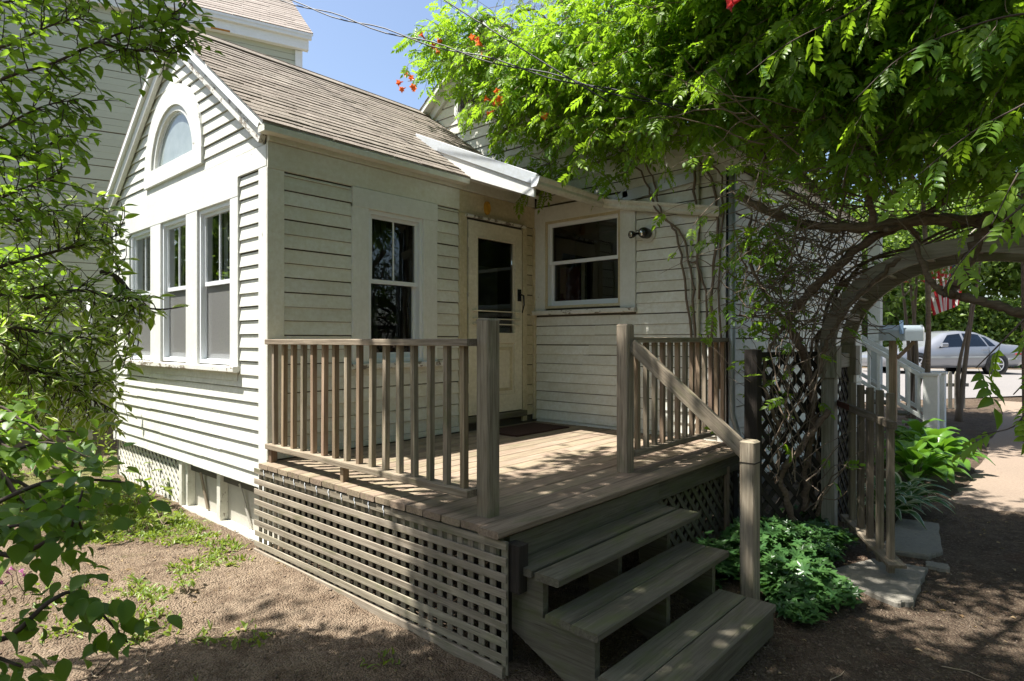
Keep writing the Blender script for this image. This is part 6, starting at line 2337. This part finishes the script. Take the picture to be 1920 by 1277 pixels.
# mailbox
M_MAILB = mat_plain("grey_blue_tin", (0.30, 0.35, 0.38), rough=0.4, metal=0.2, nscale=12, namt=0.25)
mc = at(1690, 624, 8.6)
mail = thing("mailbox", (mc.x, mc.y, float(gz(mc.x, mc.y))), "grey round topped mailbox on a post in front of the entry stair", "mailbox")
md = (VR * 0.97 - VV * 0.22).normalized()
mw = Vector((-md.y, md.x, 0))
prof = [(-0.085, -0.11), (0.085, -0.11), (0.085, 0.02)] + [(0.085 * math.cos(a), 0.02 + 0.085 * math.sin(a)) for a in np.linspace(0, math.pi, 12)[1:-1]] + [(-0.085, 0.02)]
poly_prism("mailbox_body", [mc - md * 0.26 + mw * a + Vector((0, 0, b2)) for a, b2 in prof], tuple(md * 0.50), M_MAILB, mail)
M_MDOOR = mat_plain("pale_tin_door", (0.55, 0.57, 0.56), rough=0.4, metal=0.2)
poly_prism("mailbox_door", [mc + md * 0.242 + mw * a * 1.05 + Vector((0, 0, b2 * 1.05)) for a, b2 in prof], tuple(md * 0.012), M_MDOOR, mail)
M_BLUEF = mat_plain("blue_signal", (0.18, 0.28, 0.42), rough=0.5)
beam("signal_flag", mc - md * 0.03 - mw * 0.09 + Vector((0, 0, -0.02)), mc - md * 0.03 - mw * 0.09 + Vector((0, 0, 0.17)), 0.05, 0.006, M_BLUEF, mail, up=mw)
beam("mailbox_post", (mc.x - 0.1, mc.y, 0.0), (mc.x - 0.1, mc.y, mc.z - 0.115), 0.09, 0.09, M_WOODR, mail)
beam("brace", (mc.x - 0.1 + md.x * 0.05, mc.y + md.y * 0.05, mc.z - 0.36), mc + md * 0.16 - Vector((0, 0, 0.125)), 0.05, 0.05, M_WOODR, mail)

# striped flag on a slanted pole
M_RED = mat_plain("red_flag_cloth", (0.55, 0.025, 0.035), rough=0.8, namt=0.1)
M_WHC = mat_plain("white_flag_cloth", (0.80, 0.76, 0.74), rough=0.8, namt=0.08)
M_BLU = mat_plain("blue_flag_cloth", (0.03, 0.05, 0.22), rough=0.8, namt=0.1)
flag = thing("striped_flag", tuple(at(1830, 500, 12.0)), "red and white striped flag hanging behind the arbour above the car", "flag")
ft0, ft1, fb0, fb1 = at(1728, 492, 12), at(1812, 488, 12), at(1752, 592, 12), at(1795, 572, 12)
nv, nu_ = 12, 26
V, Fc, mi = [], [], []
for i in range(nv + 1):
    for j in range(nu_ + 1):
        s, t = j / nu_, i / nv
        p = (ft0.lerp(ft1, s)).lerp(fb0.lerp(fb1, s), t)
        p = p + VV * (0.05 * math.sin(s * 9 + t * 2.5)) + Vector((0, 0, 0.02 * math.sin(s * 7)))
        V.append(p - ft0)
for i in range(nv):
    for j in range(nu_):
        a = i * (nu_ + 1) + j
        Fc.append((a, a + 1, a + nu_ + 2, a + nu_ + 1))
        st = (j * 13) // nu_
        mi.append(2 if (st >= 9 and i < 4) else (0 if st % 2 == 0 else 1))
put("flag_cloth", new_mesh("flag_cloth", V, Fc, [M_RED, M_WHC, M_BLU], mi), flag, Matrix.Translation(ft0))
tube("flag_pole", [at(1690, 560, 12.1), at(1760, 490, 12.05), at(1840, 420, 12)], 0.014, M_ARBOR, flag, n=6)

# young multi stemmed trees by the drive
for (cx, d, stems, cy, rad, lab) in ((1715, 11.8, [(1702, 480), (1722, 470), (1745, 500), (1690, 520)], 500, (0.8, 0.8, 0.55), "slender multi stemmed young tree behind the mailbox"),
                                     (1800, 11.5, [(1822, 560), (1815, 610), (1840, 480)], 470, (0.7, 0.7, 0.5), "slender bent young tree beside the drive in front of the car")):
    b0 = at(cx, 0, d)
    b0.z = float(gz(b0.x, b0.y))
    t = thing("young_tree", tuple(b0), lab, "tree", "young trees by the drive")
    for (sx, sy) in stems:
        e = at(sx, sy, d)
        tube("trunk", spline([b0 + Vector((nr.normal(0, .08), nr.normal(0, .08), -0.05)), b0.lerp(e, 0.45) + Vector(nr.normal(0, 0.06, 3)), e], 5), np.linspace(0.055, 0.02, 11), M_TWIG, t, n=6)
    cc = np.array(at(cx, cy, d))
    P = cc + nr.normal(0, 0.55, (420, 3)) * np.array(rad)
    foliage(t, [leaf_kite(0.5, 0.1, 0.15)], P, nr.normal(0, 1, (420, 3)), nr.normal(0, .5, (420, 3)) + np.array([0, 0, 1]), np.full(420, 0.13), [L_FAR], n_single=0, stuff="crown")
# red flowers seen through the arch
rf = thing("red_flower_basket", tuple(at(1735, 520, 10.5)), "bunch of red flowers hanging under the arch above the mailbox", "flowers")
for k in range(22):
    trumpet(rf, at(1735 + nr.normal(0, 20), 512 + nr.normal(0, 13), 10.5 + nr.normal(0, 0.1)), Vector(nr.normal(0, 1, 3)), 0.07, M_FLOWR)
lfr = (np.array([tuple(at(1735 + nr.normal(0, 20), 505 + nr.normal(0, 13), 10.6)) for _ in range(60)]), nr.normal(0, 1, (60, 3)), nr.normal(0, .5, (60, 3)) + np.array([0, 0, 1]), np.full(60, 0.10))
foliage(rf, OVALS, *lfr, [L_FAR], n_single=0)

# low picket fence by the drive
pf0 = at(1782, 0, 12.8)
pf0.z = float(gz(pf0.x, pf0.y))
pfence = thing("picket_fence", tuple(pf0), "short weathered picket fence in front of the parked car", "fence")
for i in range(5):
    p = pf0 + VR * (0.135 * (i - 2))
    hgt = 0.80
    V0 = p + Vector((0, 0, -0.02))
    poly_prism("picket", [V0 - VR * 0.04, V0 + VR * 0.04, V0 + VR * 0.04 + Vector((0, 0, hgt - 0.06)), V0 + VR * 0.02 + Vector((0, 0, hgt)), V0 - VR * 0.02 + Vector((0, 0, hgt)), V0 - VR * 0.04 + Vector((0, 0, hgt - 0.06))], tuple(VV * 0.02), M_ARBOR, pfence)
beam("fence_rail", pf0 - VR * 0.4 + Vector((0, 0, 0.5)) + VV * 0.04, pf0 + VR * 0.4 + Vector((0, 0, 0.5)) + VV * 0.04, 0.04, 0.07, M_ARBOR, pfence)
gp = at(1797, 0, 12.3)
M_GREENP = mat_plain("green_painted_post", (0.02, 0.10, 0.05), rough=0.6)
gpo = beam("green_post", (gp.x, gp.y, 0.1), (gp.x, gp.y, 1.12), 0.06, 0.06, M_GREENP, None)
tag(gpo, "dark green wooden post beside the newel posts and the drive", "post")

# ------------------------------------------------------------------ parked car
CD = 20.0
cw = at(1868, 690, CD)
cr = (VR * 0.995 + VV * 0.10).normalized()          # towards the rear of the car
cs = Vector((-cr.y, cr.x, 0))                       # away from us
zr = float(gz(cw.x, cw.y)) + 0.02
XR = 3.75                                           # rear axle, from the nose
corig = Vector((cw.x, cw.y, zr)) - cr * XR + cs * 0.86
car = thing("parked_car", tuple(corig + cr * 2.4), "silver sedan parked in the street beyond the drive", "car")
MC = frame_matrix(corig, cr, Vector((0, 0, 1)))
b = MB("silver_car_paint")
M_CAR = b.done(b.n("BsdfPrincipled", {"Base Color": (0.27, 0.28, 0.30, 1), "Metallic": 0.5, "Roughness": 0.35, "Coat Weight": 0.6, "Coat Roughness": 0.05}).outputs[0])
M_TYRE = mat_plain("tyre_rubber", (0.018, 0.018, 0.018), rough=0.85)
M_ALLOY = mat_plain("alloy_rim", (0.70, 0.70, 0.70), rough=0.3, metal=0.7, namt=0.05)
M_CGL = mat_glass("car_glass", (0.22, 0.30, 0.30), 1.3)
M_CARIN = mat_plain("car_cabin", (0.02, 0.025, 0.025), rough=0.9)
stn = [  # x, sill z, belt z, top z, half width at belt, half width at top
    (0.00, 0.35, 0.58, 0.60, 0.62, 0.55), (0.12, 0.24, 0.64, 0.70, 0.78, 0.66), (0.6, 0.22, 0.70, 0.82, 0.86, 0.74), (1.2, 0.22, 0.78, 0.92, 0.88, 0.74),
    (1.45, 0.22, 0.82, 0.98, 0.89, 0.72), (1.85, 0.22, 0.86, 1.20, 0.89, 0.66), (2.2, 0.22, 0.87, 1.37, 0.89, 0.62), (2.7, 0.22, 0.88, 1.43, 0.89, 0.61),
    (3.2, 0.22, 0.89, 1.40, 0.89, 0.61), (3.6, 0.22, 0.90, 1.27, 0.89, 0.63), (4.0, 0.23, 0.92, 1.07, 0.88, 0.68), (4.15, 0.24, 0.92, 1.00, 0.88, 0.70),
    (4.6, 0.26, 0.90, 0.98, 0.85, 0.70), (4.82, 0.32, 0.84, 0.93, 0.78, 0.64), (4.92, 0.40, 0.62, 0.66, 0.66, 0.55)]


def car_section(s):
    x, zs_, zb_, zt_, wb_, wt_ = s
    half = [(wb_ * 0.90, zs_), (wb_ * 1.0, zs_ + 0.14), (wb_ * 1.015, (zs_ + zb_) / 2 + 0.08), (wb_ * 0.985, zb_), (wt_ + (wb_ - wt_) * 0.45, zb_ + (zt_ - zb_) * 0.55), (wt_, zt_ - 0.03), (wt_ * 0.6, zt_)]
    return [(x, y, z) for y, z in half] + [(x, -y, z) for y, z in reversed(half)]


# finer stations by interpolation
xs = np.linspace(0, 4.92, 60)
A = np.array(stn)
fine = [tuple([x] + [float(np.interp(x, A[:, 0], A[:, k])) for k in range(1, 6)]) for x in xs]
V, Fc = [], []
for s in fine:
    V += car_section(s)
K = 14
for i in range(len(fine) - 1):
    for j in range(K):
        a, b2 = i * K + j, i * K + (j + 1) % K
        Fc.append((a, a + K, b2 + K, b2))
Fc += [tuple(range(K)), tuple((len(fine) - 1) * K + q for q in range(K - 1, -1, -1))]
body = put("car_body", new_mesh("car_body", V, Fc, M_CAR, smooth=True), car, MC)


def car_side(x, f):
    """Point on the near side (negative y) between belt (f=0) and top (f=1)."""
    s = [x] + [float(np.interp(x, A[:, 0], A[:, k])) for k in range(1, 6)]
    zb_, zt_, wb_, wt_ = s[2], s[3], s[4], s[5]
    if f < 0.55:
        y = wb_ * 0.985 + (wt_ + (wb_ - wt_) * 0.45 - wb_ * 0.985) * f / 0.55
    else:
        y = wt_ + (wb_ - wt_) * 0.45 * (1 - (f - 0.55) / 0.45)
    return Vector((x, -(y + 0.012), zb_ + (zt_ - 0.03 - zb_) * f))


def car_window(xa, xb, fa, name):
    pts_b, pts_t = [], []
    for x in np.linspace(xa[0], xb[0], 6):
        pts_b.append(car_side(x, 0.06))
    for x in np.linspace(xa[1], xb[1], 6):
        pts_t.append(car_side(x, fa))
    mid = [(car_side((p.x + q.x) / 2, 0.55)) for p, q in zip(pts_b, pts_t)]
    V = pts_b + mid + pts_t
    Fc = [(i, i + 1, i + 7, i + 6) for i in range(5)] + [(6 + i, 7 + i, 13 + i, 12 + i) for i in range(5)]
    put(name, new_mesh(name, [v + Vector((0, 0.004, 0)) for v in V], Fc, M_CARIN), body, MC)
    put(name + "_pane", new_mesh(name, V, Fc, M_CGL), body, MC)


car_window((1.72, 2.18), (2.62, 2.62), 0.88, "front_side_window")
car_window((2.70, 2.70), (3.42, 3.28), 0.88, "rear_side_window")
car_window((3.48, 3.36), (3.72, 3.52), 0.82, "quarter_window")
for fx, nm in ((2.66, "door_seam"), (3.46, "door_seam")):
    p = MC @ Vector((fx, -0.912, 0.40))
    q = MC @ Vector((fx, -0.895, 0.88))
    beam(nm, p, q, 0.008, 0.01, M_BLACK, car, up=cs)
beam("side_moulding", MC @ Vector((1.25, -0.915, 0.55)), MC @ Vector((3.35, -0.915, 0.56)), 0.02, 0.05, M_GALV, car)
beam("door_handle", MC @ Vector((3.22, -0.905, 0.80)), MC @ Vector((3.40, -0.905, 0.80)), 0.02, 0.03, M_CAR, car)
beam("side_marker", MC @ Vector((4.42, -0.893, 0.66)), MC @ Vector((4.68, -0.865, 0.66)), 0.02, 0.04, M_RED, car)
beam("rear_bumper_strip", MC @ Vector((4.15, -0.905, 0.50)), MC @ Vector((4.80, -0.83, 0.50)), 0.03, 0.05, M_GALV, car)
put("side_mirror", beam_mesh(0.20, 0.10, 0.13, M_CAR, 0.03), car, MC @ Matrix.Translation((1.72, -0.98, 0.96)))
for x in (1.0, XR):
    for sg in (-1, 1):
        c = MC @ Vector((x, sg * 0.80, 0.325))
        ax = cs * sg
        wh = disc_stack("wheel", c - ax * 0.08, ax, [(0.0, 0.31), (0.02, 0.33), (0.17, 0.33), (0.19, 0.315), (0.185, 0.225), (0.15, 0.215)], M_TYRE, car, n=28)
        disc_stack("wheel_arch", c - ax * 0.10, ax, [(0.0, 0.395), (0.205, 0.395), (0.206, 0.39)], M_BLACK, wh, n=28)
        disc_stack("hub", c + ax * 0.085, ax, [(0.0, 0.07), (0.03, 0.06), (0.034, 0.03)], M_ALLOY, wh, n=14)
        for k in range(7):
            a = 2 * math.pi * k / 7
            d1 = (cr * math.cos(a) + Vector((0, 0, 1)) * math.sin(a))
            beam("spoke", c + ax * 0.10 + d1 * 0.05, c + ax * 0.105 + d1 * 0.215, 0.045, 0.02, M_ALLOY, wh, up=ax)
        rv = disc_stack("rim", c + ax * 0.07, ax, [(0.0, 0.225), (0.045, 0.228), (0.046, 0.205), (0.0, 0.195)], M_ALLOY, wh, n=28)

# small bicycle by the drive, mostly out of the picture
kb = at(1936, 0, 10.0)
kz = float(gz(kb.x, kb.y)) + 0.02
bike = thing("small_bicycle", (kb.x, kb.y, kz), "small dark bicycle standing on the drive at the right edge", "bicycle")
kd = (VR * 0.9 - VV * 0.4).normalized()
kn = Vector((-kd.y, kd.x, 0))
for k in range(2):
    c = Vector((kb.x, kb.y, kz + 0.16)) + kd * (0.62 * k)
    ringp = [c + kd * 0.145 * math.cos(a) + Vector((0, 0, 0.145 * math.sin(a))) for a in np.linspace(0, 2 * math.pi, 25)]
    w = tube("wheel", ringp, 0.016, M_BLACK, bike, n=6)
    for q in range(8):
        a = math.pi * q / 8
        e = kd * 0.14 * math.cos(a) + Vector((0, 0, 0.14 * math.sin(a)))
        tube("spoke", [c - e, c, c + e], 0.002, M_GALV, w, n=4)
c0, c1 = Vector((kb.x, kb.y, kz + 0.16)), Vector((kb.x, kb.y, kz + 0.16)) + kd * 0.62
hd, seat, bb_ = c0 + kd * 0.10 + Vector((0, 0, 0.34)), c1 - kd * 0.12 + Vector((0, 0, 0.34)), c0 + kd * 0.34 + Vector((0, 0, 0.02))
M_BFR = mat_plain("bicycle_frame_paint", (0.05, 0.05, 0.07), rough=0.35)
for nm, a, b2 in (("fork", c0, hd), ("top_tube", hd, seat), ("down_tube", hd, bb_), ("seat_tube", bb_, seat + Vector((0, 0, 0.08))), ("chain_stay", bb_, c1), ("seat_stay", seat, c1)):
    tube(nm, [a, a.lerp(b2, 0.5), b2], 0.013, M_BFR, bike, n=6)
beam("saddle", seat + Vector((0, 0, 0.09)) - kd * 0.08, seat + Vector((0, 0, 0.09)) + kd * 0.10, 0.09, 0.035, M_BLACK, bike)
tube("handlebar", [hd - kn * 0.2 + Vector((0, 0, 0.08)), hd + Vector((0, 0, 0.06)), hd + kn * 0.2 + Vector((0, 0, 0.08))], 0.011, M_BFR, bike, n=6)

# ------------------------------------------------------------------ the tree overhead whose shade falls over the foreground
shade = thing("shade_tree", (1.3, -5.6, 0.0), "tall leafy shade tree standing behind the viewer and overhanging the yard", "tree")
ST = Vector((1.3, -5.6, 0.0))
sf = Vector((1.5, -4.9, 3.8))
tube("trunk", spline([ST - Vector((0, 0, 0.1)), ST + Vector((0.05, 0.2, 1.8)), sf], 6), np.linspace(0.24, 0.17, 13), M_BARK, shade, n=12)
lift = -LIGHT_DIR / LIGHT_DIR.z * -1.0


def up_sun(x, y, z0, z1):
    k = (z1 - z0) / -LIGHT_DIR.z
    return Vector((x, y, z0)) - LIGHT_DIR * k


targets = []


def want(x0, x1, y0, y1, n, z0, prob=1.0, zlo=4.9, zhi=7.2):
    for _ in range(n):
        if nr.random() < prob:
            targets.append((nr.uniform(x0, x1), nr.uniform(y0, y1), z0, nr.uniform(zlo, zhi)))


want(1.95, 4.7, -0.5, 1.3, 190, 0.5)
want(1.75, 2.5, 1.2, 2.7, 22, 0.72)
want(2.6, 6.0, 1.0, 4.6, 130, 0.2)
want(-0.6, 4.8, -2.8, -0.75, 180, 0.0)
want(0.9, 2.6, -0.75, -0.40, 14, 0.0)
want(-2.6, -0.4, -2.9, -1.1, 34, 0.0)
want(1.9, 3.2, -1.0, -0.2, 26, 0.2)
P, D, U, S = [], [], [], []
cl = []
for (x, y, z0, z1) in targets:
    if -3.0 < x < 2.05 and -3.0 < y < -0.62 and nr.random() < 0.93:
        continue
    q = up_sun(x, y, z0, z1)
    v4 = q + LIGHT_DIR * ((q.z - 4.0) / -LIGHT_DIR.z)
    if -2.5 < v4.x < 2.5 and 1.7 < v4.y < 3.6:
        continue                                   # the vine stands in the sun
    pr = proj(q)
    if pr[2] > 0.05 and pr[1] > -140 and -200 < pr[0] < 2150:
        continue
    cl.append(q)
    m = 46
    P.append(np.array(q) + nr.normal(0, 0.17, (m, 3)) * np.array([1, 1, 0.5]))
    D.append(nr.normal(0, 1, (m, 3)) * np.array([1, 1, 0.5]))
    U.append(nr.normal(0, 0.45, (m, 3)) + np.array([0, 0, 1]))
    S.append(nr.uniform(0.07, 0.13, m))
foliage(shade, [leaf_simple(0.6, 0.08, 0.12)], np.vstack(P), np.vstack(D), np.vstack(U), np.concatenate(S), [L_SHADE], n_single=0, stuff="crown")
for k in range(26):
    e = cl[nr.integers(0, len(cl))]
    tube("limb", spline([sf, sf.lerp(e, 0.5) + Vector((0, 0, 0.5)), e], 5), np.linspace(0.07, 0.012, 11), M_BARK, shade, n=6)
print("shade clusters", len(cl))

# unseen trees: some mirrored in the panes, others added to block low sky
for (bx, by, ch, rad, lab) in ((-3.5, -7.5, 3.2, (2.2, 1.6, 2.4), "round green back yard tree mirrored in the gable windows"), (-8.3, -3.9, 3.0, (1.9, 1.7, 2.8), "round green back yard tree off to the left of the picture"), (8.6, -4.6, 3.6, (1.7, 2.0, 3.4), "round green unseen tree added behind and to the right of the viewer to block low sky"),
                               (8.8, -0.6, 3.8, (1.7, 2.1, 3.6), "round green unseen tree added opposite the porch door to block low sky"), (9.0, 3.4, 3.8, (1.6, 2.0, 3.6), "round green unseen tree added across the drive from the steps to block low sky"),
                               (5.2, -8.2, 3.8, (2.2, 1.6, 3.4), "round green unseen tree added straight behind the viewer to block low sky")):
    tree("yard_tree", (bx, by, 0.0), 1.2, Vector((bx, by, ch)), rad, 120, 80, 0.22, L_FAR, lab, "back yard trees", r0=0.14)
